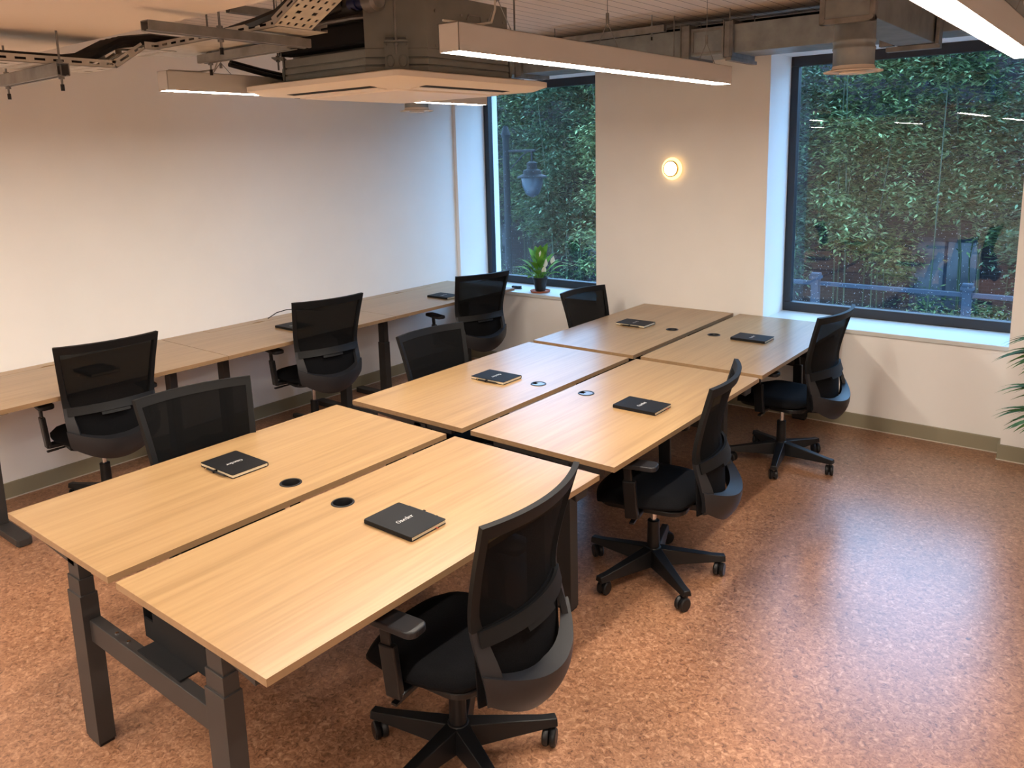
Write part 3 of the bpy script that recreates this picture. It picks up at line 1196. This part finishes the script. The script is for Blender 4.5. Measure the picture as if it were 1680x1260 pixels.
ringloft(fa, [(sq(.455), .036), (sq(.475), .030), (sq(.475), .010), (sq(.43), -.010), (sq(.31), -.018)])
fas = fa.build('fascia', M_['white'], root, smooth=True, angle=25)
for k in range(4):
    R = Matrix.Rotation(k * PI / 2, 4, 'Z')
    nx_ = .43 - .31
    lv = MB()
    lv.faces([R @ Vector(p) for p in ((.412, -.26, -.0125), (.412, .26, -.0125), (.376, .26, -.0150), (.376, -.26, -.0150),
                                      (.412, -.26, -.008), (.412, .26, -.008), (.376, .26, -.011), (.376, -.26, -.011))],
             [(0, 1, 2, 3), (7, 6, 5, 4), (0, 4, 5, 1), (1, 5, 6, 2), (2, 6, 7, 3), (3, 7, 4, 0)])
    lv.build('air_slot', M_['blackmat'], fas)
    fl = MB()
    fl.faces([R @ Vector(p) for p in ((.374, -.258, -.0175), (.374, .258, -.0175), (.325, .258, -.0215), (.325, -.258, -.0215),
                                      (.374, -.258, -.012), (.374, .258, -.012), (.325, .258, -.016), (.325, -.258, -.016))],
             [(0, 1, 2, 3), (7, 6, 5, 4), (0, 4, 5, 1), (1, 5, 6, 2), (2, 6, 7, 3), (3, 7, 4, 0)])
    fl.build('louvre', M_['white'], fas)
gr = MB()
gr.rbox(-.295, .295, -.295, .295, -.025, -.017, .02)
gr.build('intake_grille', M_['white'], fas, bevel=.002)
tag(root, 'ceiling cassette air conditioner with galvanised casing and square white fascia', 'air conditioner')

# ------------------------------------------------------------------ duct along the far wall
root = empty('supply_duct', (1.2, 4.62, 2.71))
ox, oy, oz = root.location
y0, y1, z0, z1 = 4.45 - oy, 4.80 - oy, 0, .19
d = MB()
for xa, xb in ((XL - ox + .01, .62 - ox), (.62 - ox, .93 - ox), (.93 - ox, 1.93 - ox), (2.22 - ox, 3.3 - ox), (3.3 - ox, XR - ox - .01), (1.93 - ox, 2.22 - ox)):
    d.box(xa + .002, xb - .002, y0, y1, z0, z1)
dd = d.build('duct_run', M_['galv'], root, bevel=.003)
for xc in (.615, .94, 2.9, -.9):
    x = xc - ox
    f = MB()
    f.box(x - .028, x + .028, y0 - .022, y1 + .022, z0 - .022, z1 + .022)
    f.box(x - .036, x - .030, y0 - .030, y1 + .030, z0 - .030, z1 + .030)
    f.box(x + .030, x + .036, y0 - .030, y1 + .030, z0 - .030, z1 + .030)
    f.build('flange', M_['galvdark'], root, bevel=.002)
# damper frame between the flanges
f = MB()
for (xa, xb, za, zb2) in ((.66, .90, .165, .178), (.66, .90, .012, .025), (.66, .673, .025, .165), (.887, .90, .025, .165)):
    f.box(xa - ox, xb - ox, y0 - .010, y0, za, zb2)
f.build('damper_frame', M_['galvdark'], root)
# branch running towards the camera
bx0, bx1 = 2.035 - ox, 2.245 - ox
by0 = 3.0 - oy
MB().box(bx0, bx1, by0, y0 - .004, -.065, z1).build('branch_duct', M_['galv'], root, bevel=.003)
bf = MB()
for (a, b, c, e) in ((bx0 - .02, bx0 + .005, -.085, z1 + .02), (bx1 - .005, bx1 + .02, -.085, z1 + .02)):
    bf.box(a, b, by0 - .008, by0 + .03, c, e)
bf.box(bx0 - .02, bx1 + .02, by0 - .008, by0 + .03, -.085, -.06)
bf.box(bx0 - .02, bx1 + .02, by0 - .008, by0 + .03, z1 - .005, z1 + .02)
bf.build('flange', M_['galvdark'], root, bevel=.002)
cn = MB()
for xx in (bx0 - .005, bx1 + .005):
    cn.cyl((xx, by0 - .016, -.07), .012, .01, 6, 'y')
cn.build('corner_bolt', M_['galvdark'], root)
bf = MB()
bf.box(bx0 - .10, bx0 - .02, y0 - .06, y0 - .003, -.06, z1 + .02)
bf.box(bx1 + .01, bx1 + .03, y0 - .10, y0 - .003, -.075, z1 + .02)
bf.box(bx0 - .06, bx1 + .03, y0 - .06, y0 - .003, -.095, -.067)
bf.build('flange', M_['galvdark'], root, bevel=.002)
for xx in (.54, .96, -1.0, 2.95):
    hb = MB()
    hb.box(xx - ox - .02, xx - ox + .02, y0 - .06, y1 + .06, z0 - .055, z0 - .032)
    for yy in (y0 - .045, y1 + .045):
        hb.tube([(xx - ox, yy, z0 - .05), (xx - ox, yy, ZC - oz)], .004, 8)
    hb.build('hanger', M_['galvdark'], root)
tag(root, 'galvanised rectangular ventilation duct running under the ceiling along the window wall', 'duct')


def make_diffuser(x, y, top, label):
    root = empty('air_diffuser', (x, y, 2.41))
    h = top - 2.41
    pr_ = [(.094, .045)]
    z = .06
    prof = [(.094, .03), (.094, .10), (.098, .105), (.098, .112), (.094, .117), (.094, .135), (.098, .14), (.098, .147), (.094, .152), (.094, h)]
    MB().lathe([p for p in prof if p[1] <= h], 40, close=False).build('spiral_duct', M_['galv'], root, smooth=True, angle=50)
    MB().lathe([(.134, 0), (.135, .003), (.134, .006), (.100, .014), (.094, .030), (.090, .030), (.088, .01), (.05, .006), (.05, .002), (.10, 0)], 40, close=False).build('diffuser_plate', M_['white'], root, smooth=True, angle=40)
    MB().lathe([(.002, .012), (.05, .010), (.062, -.002), (.058, -.008), (.002, -.010)], 32).build('valve_disc', M_['white'], root, smooth=True, angle=40)
    tag(root, label, 'air vent', 'round air diffusers on spiral ducts')
    return root


make_diffuser(2.14, 3.14, 2.641, 'round white air diffuser on a short spiral duct in front of the big window')
make_diffuser(-1.37, 3.69, 2.677, 'small round white air diffuser seen just below the air conditioner fascia')
rt2 = empty('branch_duct', (-1.37, 4.0, 2.68))
MB().box(-.12, .12, -.42, .445, 0, .20).build('duct_run', M_['galv'], rt2, bevel=.003)
MB().box(-.14, .14, .40, .42, -.02, .22).build('flange', M_['galvdark'], rt2)
tag(rt2, 'short galvanised duct above the small round diffuser, hidden by the air conditioner', 'duct')

# tube added for the dark line under the ceiling, and trunking over the windows
c = MB()
c.tube([(XL + .02, 4.90, 2.962), (XR - .1, 4.90, 2.962)], .024, 10)
tag(c.build('ceiling_line_tube', M_['darkmetal'], smooth=True), 'dark tube added along the ceiling line above the rectangular duct', 'pipe')
c = MB()
c.beam((-.2, 4.93, 2.765), (XR - .1, 4.93, 2.765), .05, .028)
tag(c.build('wall_trunking', M_['galvdark']), 'grey metal trunking on the wall just above the big window', 'trunking')


# ------------------------------------------------------------------ struts and cable trays
def make_strut(name, a, b, rods, label, w=.041, h=.041, ztop=ZC):
    root = empty(name, a)
    a, b = Vector(a), Vector(b)
    t = (b - a)
    tn = t.normalized()
    s = tn.cross(Vector((0, 0, 1)))
    m = MB()
    # C channel: two webs, a back and two lips
    o = Vector((0, 0, 0))
    m.beam(o + s * (w / 2), t + s * (w / 2), .003, h)
    m.beam(o - s * (w / 2), t - s * (w / 2), .003, h)
    m.beam(o + Vector((0, 0, h / 2)), t + Vector((0, 0, h / 2)), w, .003)
    m.beam(o + s * (w / 2 - .006) - Vector((0, 0, h / 2)), t + s * (w / 2 - .006) - Vector((0, 0, h / 2)), .012, .003)
    m.beam(o - s * (w / 2 - .006) - Vector((0, 0, h / 2)), t - s * (w / 2 - .006) - Vector((0, 0, h / 2)), .012, .003)
    m.build('channel', M_['galvdark'], root)
    for q in rods:
        p = t * q
        r = MB()
        r.tube([p + Vector((0, 0, -h / 2 - .045)), p + Vector((0, 0, ztop - a.z))], .004, 8)
        for zz in (-h / 2 - .012, h / 2 + .004):
            r.lathe([(.010, zz), (.010, zz + .008)], 6, Matrix.Translation((p.x, p.y, p.z)))
        r.lathe([(.014, -h / 2 - .003), (.014, -h / 2)], 12, Matrix.Translation((p.x, p.y, p.z)))
        rr = r.build('threaded_rod', M_['galvdark'], root)
        MB().lathe([(.0065, -h / 2 - .052), (.0065, -h / 2 - .030)], 10, Matrix.Translation((p.x, p.y, p.z))).build('rod_cap', M_['black'], rr)
    tag(root, label, 'metal strut', 'galvanised channel struts')
    return root


def tray(pts, x0, x1, name, label, holes=True, lip=.028, axis='y', pitch=.055):
    """perforated tray along a polyline of (run, z); axis y: width spans x0..x1"""
    root = empty(name, (x0, pts[0][0], pts[0][1]) if axis == 'y' else (pts[0][0], x0, pts[0][1]))
    B = Vector(root.location)
    m = MB()

    def V(a, wv, z):
        v = Vector((wv, a, z)) if axis == 'y' else Vector((a, wv, z))
        return v - B
    slots = MB()
    for (a0, za), (a1, zb_) in zip(pts, pts[1:]):
        L_ = math.hypot(a1 - a0, zb_ - za)
        tdir = ((a1 - a0) / L_, (zb_ - za) / L_)
        nrm = (-tdir[1], tdir[0])

        def Q(s, wv, k):
            return V(a0 + tdir[0] * s + nrm[0] * k, wv, za + tdir[1] * s + nrm[1] * k)
        # rows of slotted plate: rails across with gaps left open
        W_ = x1 - x0
        nrow = max(1, int(L_ / pitch)) if holes else 0
        def plate(s0, s1, w0, w1, k0=0, k1=.0018):
            vs = [Q(s, wv, k) for k in (k0, k1) for wv in (w0, w1) for s in (s0, s1)]
            m.faces(vs, [(0, 2, 3, 1), (4, 5, 7, 6), (0, 1, 5, 4), (2, 6, 7, 3), (0, 4, 6, 2), (1, 3, 7, 5)])
        if not holes:
            plate(0, L_, x0, x1)
        else:
            p_ = L_ / nrow
            ncol = max(3, int(W_ / .029))
            cw = W_ / ncol
            for r in range(nrow):
                s0 = r * p_
                sl = s0 + p_ * .30
                sh = s0 + p_ * .78
                plate(s0, sl, x0, x1)
                plate(sh, s0 + p_, x0, x1)
                if r % 3 == 2:
                    plate(sl, sh, x0, x0 + W_ * .22)
                    plate(sl, sh, x0 + W_ * .34, x0 + W_ * .64)
                    plate(sl, sh, x0 + W_ * .76, x1)
                    continue
                for c_ in range(ncol + 1):
                    w0 = x0 + c_ * cw - cw * .34 if c_ else x0
                    w1 = x0 + c_ * cw + cw * .34 if c_ < ncol else x1
                    plate(sl, sh, w0, w1)
        # slotted side lips
        for wv in (x0, x1):
            d_ = .0018 if wv == x0 else -.0018
            def side(s0, s1, k0, k1):
                vs = [Q(s, wv + q, k) for q in (0, d_) for k in (k0, k1) for s in (s0, s1)]
                m.faces(vs, [(0, 2, 3, 1), (4, 5, 7, 6), (0, 1, 5, 4), (2, 6, 7, 3), (0, 4, 6, 2), (1, 3, 7, 5)])
            side(0, L_, 0, lip * .35)
            side(0, L_, lip * .65, lip)
            ns = max(1, int(L_ / .062))
            ps = L_ / ns
            for r in range(ns):
                side(r * ps, r * ps + ps * .42, lip * .35, lip * .65)
    m.build('tray', M_['traysteel'], root)
    tag(root, label, 'cable tray', 'perforated cable trays')
    return root


# near-left tray, stepping up past the soffit edge
tray([(-2.0, 2.42), (.51, 2.42), (.63, 2.50), (.76, 2.50)], -.04, .20, 'cable_tray', 'narrow perforated cable tray entering at the left edge and stepping up', pitch=.055)
tray([(.02, 2.502), (.98, 2.502)], .68, .89, 'cable_tray', 'wide flat cable tray section left of the air conditioner', holes=False, axis='x')
tray([(.98, 2.505), (1.55, 2.765)], .665, .82, 'cable_tray', 'steep perforated cable tray rising past the air conditioner to the top of the photo', axis='x', pitch=.034)
make_strut('channel_strut', (-.29, .30, 2.397), (.27, .285, 2.397), (.05, .96), 'short channel strut under the narrow cable tray at far left, hung on two capped rods', ztop=2.53)
make_strut('channel_strut', (.865, .28, 2.478), (.85, .90, 2.478), (.42,), 'long channel strut running under the wide cable tray towards the air conditioner', h=.028)
make_strut('channel_strut', (.19, .875, 2.478), (.80, .87, 2.478), (.1,), 'short channel strut just left of the air conditioner', h=.03)
make_strut('channel_strut', (-.62, 1.55, 2.86), (-.62, 2.7, 2.86), (.3, .8), 'channel strut high under the ceiling behind the cable trays')
make_strut('channel_strut', (-.9, 1.75, 2.80), (-.9, 2.8, 2.80), (.3, .8), 'lower channel strut far under the ceiling behind the cable trays')
make_strut('channel_strut', (-.5, 4.25, 2.90), (.55, 4.25, 2.90), (.1, .9), 'channel strut under the ceiling just before the rectangular duct', ztop=ZC)
# thick black cables lying in the trays
cb = MB()
for k in range(4):
    xo = .0 + .048 * k
    cb.tube([(xo, -2.0, 2.442), (xo, .34, 2.444), (xo + .003, .44, 2.462), (xo + .006, .56, 2.528), (xo + .01, .68, 2.548), (xo + .02, .80, 2.545), (xo + .06, .92, 2.54)], .019, 8)
tag(cb.build('data_cables', M_['cable'], smooth=True), 'bundle of black cables lying along the narrow cable tray at left', 'cables')
cb = MB()
for k in range(3):
    yo = .69 + .05 * k
    cb.tube([(.30, .76 + .045 * k, 2.525), (.55, .74 + .045 * k, 2.527), (.85, yo, 2.530), (.98, yo, 2.545), (1.15, yo, 2.615), (1.55, yo, 2.80)], .019, 8)
tag(cb.build('data_cables', M_['cable'], smooth=True), 'bundle of black cables climbing the steep cable tray beside the air conditioner', 'cables')

# ------------------------------------------------------------------ wall lamp
root = empty('wall_lamp', (.262, YF, 1.905))
Rx = Matrix.Rotation(PI / 2, 4, 'X')
MB().lathe([(.080, 0), (.080, .012), (.060, .016)], 40, Rx).build('mount', M_['brass'], root, smooth=True)
MB().lathe([(.058, .012), (.086, .016), (.090, .026), (.086, .036), (.068, .042), (.058, .036)], 40, Rx, close=False).build('glass_ring', M_['lampglow'], root, smooth=True)
MB().lathe([(.058, .03), (.066, .040), (.066, .054), (.058, .058)], 32, Rx, close=False).build('inner_ring', M_['brass'], root, smooth=True)
MB().lathe([(.056, .02), (.056, .046), (.040, .056), (.002, .060)], 32, Rx).build('bulb', M_['lampcore'], root, smooth=True)
tag(root, 'small round glowing wall lamp with a brass ring between the two windows', 'wall lamp')


# ------------------------------------------------------------------ plants
def leaf(b, base, tip, w, droop=.3, up_=(0, 0, 1), n=7, fold=.25):
    base, tip = Vector(base), Vector(tip)
    t = tip - base
    s = t.cross(Vector(up_))
    s = s.normalized() if s.length > 1e-5 else Vector((1, 0, 0))
    L_ = t.length
    vs, fs = [], []
    for i in range(n + 1):
        q = i / n
        p = base + t * q + Vector((0, 0, 1)) * (droop * L_ * (4 * q * (1 - q)) * .5)
        ww = w * math.sin(PI * min(1, q * 1.02 + .03) ** .8) * .5 + .0006
        nn = s.cross(t).normalized()
        vs += [p + s * ww + nn * ww * fold, p, p - s * ww + nn * ww * fold]
    for i in range(n):
        a = i * 3
        fs += [(a, a + 1, a + 4, a + 3), (a + 1, a + 2, a + 5, a + 4)]
    b.faces(vs, fs)


root = empty('potted_lily', (-1.19, 5.08, .737), D(38))
pot = MB().lathe([(.050, .016), (.066, .125), (.073, .126), (.075, .145), (.069, .146), (.064, .13), (.060, .12)], 28, close=False)
pot.faces([(.061 * math.cos(a), .061 * math.sin(a), .128) for a in linspace(0, 2 * PI * 15 / 16, 16)], [tuple(range(16))])
pot.faces([(.050 * math.cos(a), .050 * math.sin(a), .0165) for a in linspace(0, 2 * PI * 15 / 16, 16)], [tuple(range(16))])
pt = pot.build('pot', M_['charcoal'], root, smooth=True)
MB().lathe([(.062, 0.0005), (.092, .004), (.098, .017), (.093, .017), (.086, .007), (.002, .007)], 28).build('saucer', M_['terracotta'], root, smooth=True)
rnd = random.Random(3)
st = MB()
# (direction angle, reach, height, width)
for (ang, rr, hh, ww) in [(170, .24, .235, .05), (200, .20, .17, .05), (130, .16, .40, .055), (110, .11, .42, .06), (80, .06, .43, .07), (60, .16, .44, .05),
                          (20, .22, .27, .05), (5, .27, .235, .055), (340, .20, .18, .06), (300, .15, .20, .06), (250, .14, .22, .07), (225, .17, .15, .07),
                          (275, .09, .33, .06), (150, .10, .33, .05), (45, .12, .30, .05), (320, .09, .36, .05), (190, .13, .31, .055), (215, .2, .27, .05), (160, .2, .3, .05), (30, .17, .35, .055), (350, .2, .3, .05), (240, .16, .3, .05), (90, .12, .37, .05)]:
    a = D(ang)
    c0 = Vector((.02 * math.cos(a), .02 * math.sin(a), .13))
    mid = Vector((rr * .38 * math.cos(a), rr * .38 * math.sin(a), .13 + (hh - .13) * .55))
    tip = Vector((rr * math.cos(a), rr * math.sin(a), hh))
    st.tube([c0, (c0 + mid) / 2 + Vector((0, 0, .02)), mid], .003, 6)
    lf = MB()
    leaf(lf, mid, tip * 1.04, ww * 1.2, .25)
    lf.build('leaf', M_['leaf'], root, smooth=True, angle=80)
st.build('stems', M_['leaf'], root, smooth=True)
for (ang, rr, hh) in ((340, .05, .30), (10, .12, .32), (300, .06, .24), (100, .03, .37)):
    a = D(ang)
    fl = MB()
    p = Vector((rr * math.cos(a), rr * math.sin(a), hh - .06))
    leaf(fl, p, p + Vector((.015, 0, .085)), .045, 0, (0, 1, 0), 6, .5)
    f_ = fl.build('flower', M_['petal'], root, smooth=True, angle=80)
tag(root, 'small peace lily in a black pot on a terracotta saucer on the window sill', 'plant')

# slotted block on the sill
g = MB()
g.box(-.05, .05, -.018, .018, 0, .006)
for k in range(7):
    g.box(-.048 + k * .014, -.040 + k * .014, -.018, .018, .006, .028)
o = g.build('slotted_block', M_['charcoal'], loc=(-1.50, 5.11, .7375))
o.rotation_euler = (0, 0, .25)
tag(o, 'small dark slotted block lying on the sill left of the lily pot', 'small item')

# palm at the right edge
root = empty('potted_palm', (3.26, 4.25, 0))
MB().lathe([(.14, 0), (.18, .30), (.19, .30), (.19, .34), (.175, .34), (.165, .29), (.01, .29)], 28).build('pot', M_['charcoal'], root, smooth=True)
tr = MB()
tr.tube([(0, 0, .28), (.01, 0, .42), (-.01, .0, .56), (0, 0, .70)], [.022, .018, .015, .012], 8)
tr.build('trunk', M_['soil'], root, smooth=True)
rnd = random.Random(11)
# frond: arching stalk with leaflets; those reaching left show in the photo
for (ang, z0, reach, rise) in [(180, .44, .34, .10), (168, .46, .36, .20), (150, .5, .30, .3), (205, .42, .30, .12), (188, .62, .36, .28), (172, .62, .34, .36), (200, .60, .30, .30),
                               (120, .6, .3, .3), (60, .5, .34, .2), (0, .5, .34, .25), (300, .5, .34, .2), (250, .5, .3, .25), (30, .6, .3, .35), (330, .62, .3, .35)]:
    a = D(ang)
    dr = Vector((math.cos(a), math.sin(a), 0))
    sd = Vector((-dr.y, dr.x, 0))
    pts = []
    for k in range(8):
        q = k / 7
        pts.append(dr * (reach * q) + Vector((0, 0, z0 + rise * math.sin(q * PI * .62))))
    f = MB()
    f.tube(pts, [.005 - .0005 * k for k in range(8)], 6)
    for k in range(1, 8):
        for s_ in (-1, 1):
            p = pts[k]
            ln = .16 + .11 * math.sin(PI * k / 8)
            dv = (dr * (.75 + .05 * k) + sd * s_ * (.75 - .08 * k) + Vector((0, 0, -.22 - rnd.random() * .25))).normalized()
            leaf(f, p, p + dv * ln, .046, .22, n=6, fold=.1)
    leaf(f, pts[-1], pts[-1] + (dr + Vector((0, 0, -.35))).normalized() * .22, .030, .2)
    f.build('frond', M_['palm'], root, smooth=True, angle=80)
tag(root, 'green palm with narrow arching leaves cut by the right edge of the photo', 'plant')

# ------------------------------------------------------------------ outside
tag(MB().box(-30, 30, TY, 40, -3.3, -3.2).build('trim_3', mat('wet_paving', (50, 50, 54), .6)), 'pavement below the windows', kind='structure')
root = empty('brick_building', (-3, 17.6, -3.2))
MB().box(-24, 22, 0, 3, 0, 7.5).build('wall', M_['brick'], root)
for k in range(9):
    for zz in (1.6, 4.9):
        x = -18 + 4.1 * k
        wf = MB()
        wf.box(x, x + 1.3, -.03, .05, zz, zz + .08).box(x, x + 1.3, -.03, .05, zz + 1.6, zz + 1.68).box(x, x + .08, -.03, .05, zz, zz + 1.68).box(x + 1.22, x + 1.3, -.03, .05, zz, zz + 1.68).box(x + .62, x + .68, -.03, .05, zz, zz + 1.68)
        o = wf.build('window', M_['stone'], root)
        MB().box(x + .08, x + 1.22, -.012, -.005, zz + .08, zz + 1.6).build('pane', mat('dark_pane', (28, 32, 40), .15), o)
tag(root, 'dark brick building behind the bamboo across the street', 'building')


def bamboo_meshes():
    out = []
    for v in range(3):
        rn = random.Random(50 + v)
        b = MB()
        nl = 24000
        # clumps make lighter and darker masses
        clumps = [(rn.uniform(-.5, .5), rn.uniform(-.4, .4), (rn.uniform(3.1, 7.3) if rn.random() < .93 else rn.uniform(1.6, 3.2)), rn.uniform(.22, .42)) for _ in range(52)]
        for i in range(nl):
            cx, cy, cz, cr = rn.choice(clumps)
            p = Vector((cx + rn.gauss(0, cr * .5), cy + rn.gauss(0, cr * .4), cz + rn.gauss(0, cr * .5)))
            ln = rn.uniform(.08, .15)
            a = rn.uniform(0, 2 * PI)
            d_ = Vector((math.cos(a), math.sin(a), rn.uniform(-.9, .3))).normalized()
            s = d_.cross(Vector((rn.uniform(-.4, .4), rn.uniform(-.4, .4), 1))).normalized() * ln * .13
            b.faces([p, p + d_ * ln * .35 + s, p + d_ * ln, p + d_ * ln * .35 - s], [(0, 1, 2, 3)])
        bmesh.ops.recalc_face_normals(b.bm, faces=[])
        me = bpy.data.meshes.new('bamboo_foliage')
        b.bm.to_mesh(me)
        b.bm.free()
        me.materials.append(M_['hedge'][v])
        out.append(me)
    cul = []
    for v in range(3):
        rn = random.Random(80 + v)
        b = MB()
        for k in range(7):
            x, y = rn.uniform(-.45, .45), rn.uniform(-.3, .3)
            b.tube([(x, y, 0), (x + rn.uniform(-.1, .1), y, 3), (x + rn.uniform(-.3, .3), y + rn.uniform(-.2, .2), 6.8)], [.012, .010, .005], 6)
        me = bpy.data.meshes.new('culms')
        b.bm.to_mesh(me)
        b.bm.free()
        me.materials.append(M_['culm'])
        cul.append(me)
    return out, cul


fol, cul = bamboo_meshes()
spots = [(-15.0 + 1.75 * k, 15.6 + .5 * math.sin(k * 2.4)) for k in range(15)]
for i, (x, y) in enumerate(spots):
    r = empty('bamboo', (x, y, -3.2), (i * 2.1) % 6.28 * .12 + (PI if i % 2 else 0))
    r.scale = (1.5, 1.5, 1.0 + .05 * math.sin(i * 1.7))
    o = bpy.data.objects.new('foliage', fol[i % 3])
    COL.objects.link(o)
    o.parent = r
    o = bpy.data.objects.new('culms', cul[i % 3])
    COL.objects.link(o)
    o.parent = r
    tag(r, 'dense green bamboo clump standing outside beyond the windows', 'bamboo', 'bamboo clumps outside the windows')

# balustrade
root = empty('balustrade', (0, 7.6, -.44))
rl = MB()
rl.box(.3, 4.5, -.025, .025, 1.03, 1.07).build('rail', M_['stone'], root)
MB().box(.3, 4.5, -.02, .02, .72, .75).build('rail', M_['stone'], root)
for k, x in enumerate((.62, 2.05, 3.3, 4.4)):
    p = MB()
    p.box(x - .038, x + .038, -.04, .04, -2.8, 1.10)
    p.box(x - .055, x + .055, -.055, .055, 1.10, 1.13)
    p.prism([(x - .045, -.045), (x + .045, -.045), (x + .045, .045), (x - .045, .045)], 1.13, 1.16)
    p.build('post', M_['stone'], root)
tag(root, 'pale painted balustrade with square posts outside below the bamboo', 'railing')

# street lamp
root = empty('street_lamp', (-3.66, 7.7, -3.2))
MB().lathe([(.10, 0), (.10, .6), (.05, .7), (.045, 5.45), (.07, 5.5), (.03, 5.62)], 16).build('post', M_['darkmetal'], root, smooth=True)
ar = MB()
ar.tube([(0, 0, 5.28), (.50, 0, 5.28)], .018, 8)
ar.tube([(0, 0, 5.0), (.12, 0, 5.08), (.26, 0, 5.20), (.36, 0, 5.27)], .010, 6)
ar.tube([(.44, 0, 5.28), (.44, 0, 5.12)], .014, 8)
ar.build('bracket', M_['darkmetal'], root, smooth=True)
MB().lathe([(.03, 5.14), (.07, 5.12), (.07, 5.04), (.12, 5.02), (.13, 4.97), (.20, 4.94), (.205, 4.92), (.19, 4.92), (.02, 4.95)], 24, Matrix.Translation((.44, 0, 0))).build('lantern_hood', M_['darkmetal'], root, smooth=True)
MB().lathe([(.15, 4.92), (.14, 4.82), (.09, 4.70), (.02, 4.66)], 20, Matrix.Translation((.44, 0, 0))).build('lantern_glass', M_['lantern'], root, smooth=True)
tag(root, 'black street lamp with a hanging lantern on a bracket seen through the small window', 'street lamp')

# raindrops on the glass
rn = random.Random(5)
b = MB()


def drops(b, O, n, zmax):
    for _ in range(n):
        x = rn.uniform(O[0] + .08, O[1] - .08)
        z = O[2] + .09 + (zmax * rn.random() ** 1.6)
        r = rn.uniform(.0015, .0042)
        y = 5.4365
        b.faces([(x - r, y, z), (x, y, z - r * 1.3), (x + r, y, z), (x, y, z + r), (x, y + r * .6, z)], [(0, 1, 4), (1, 2, 4), (2, 3, 4), (3, 0, 4)])


drops(b, O1, 1500, 1.85)
drops(b, O2, 700, 1.85)
o = b.build('raindrops', M_['drop'])
tag(o, 'rain drops scattered on the outside of the window glass', 'raindrops', kind='stuff')
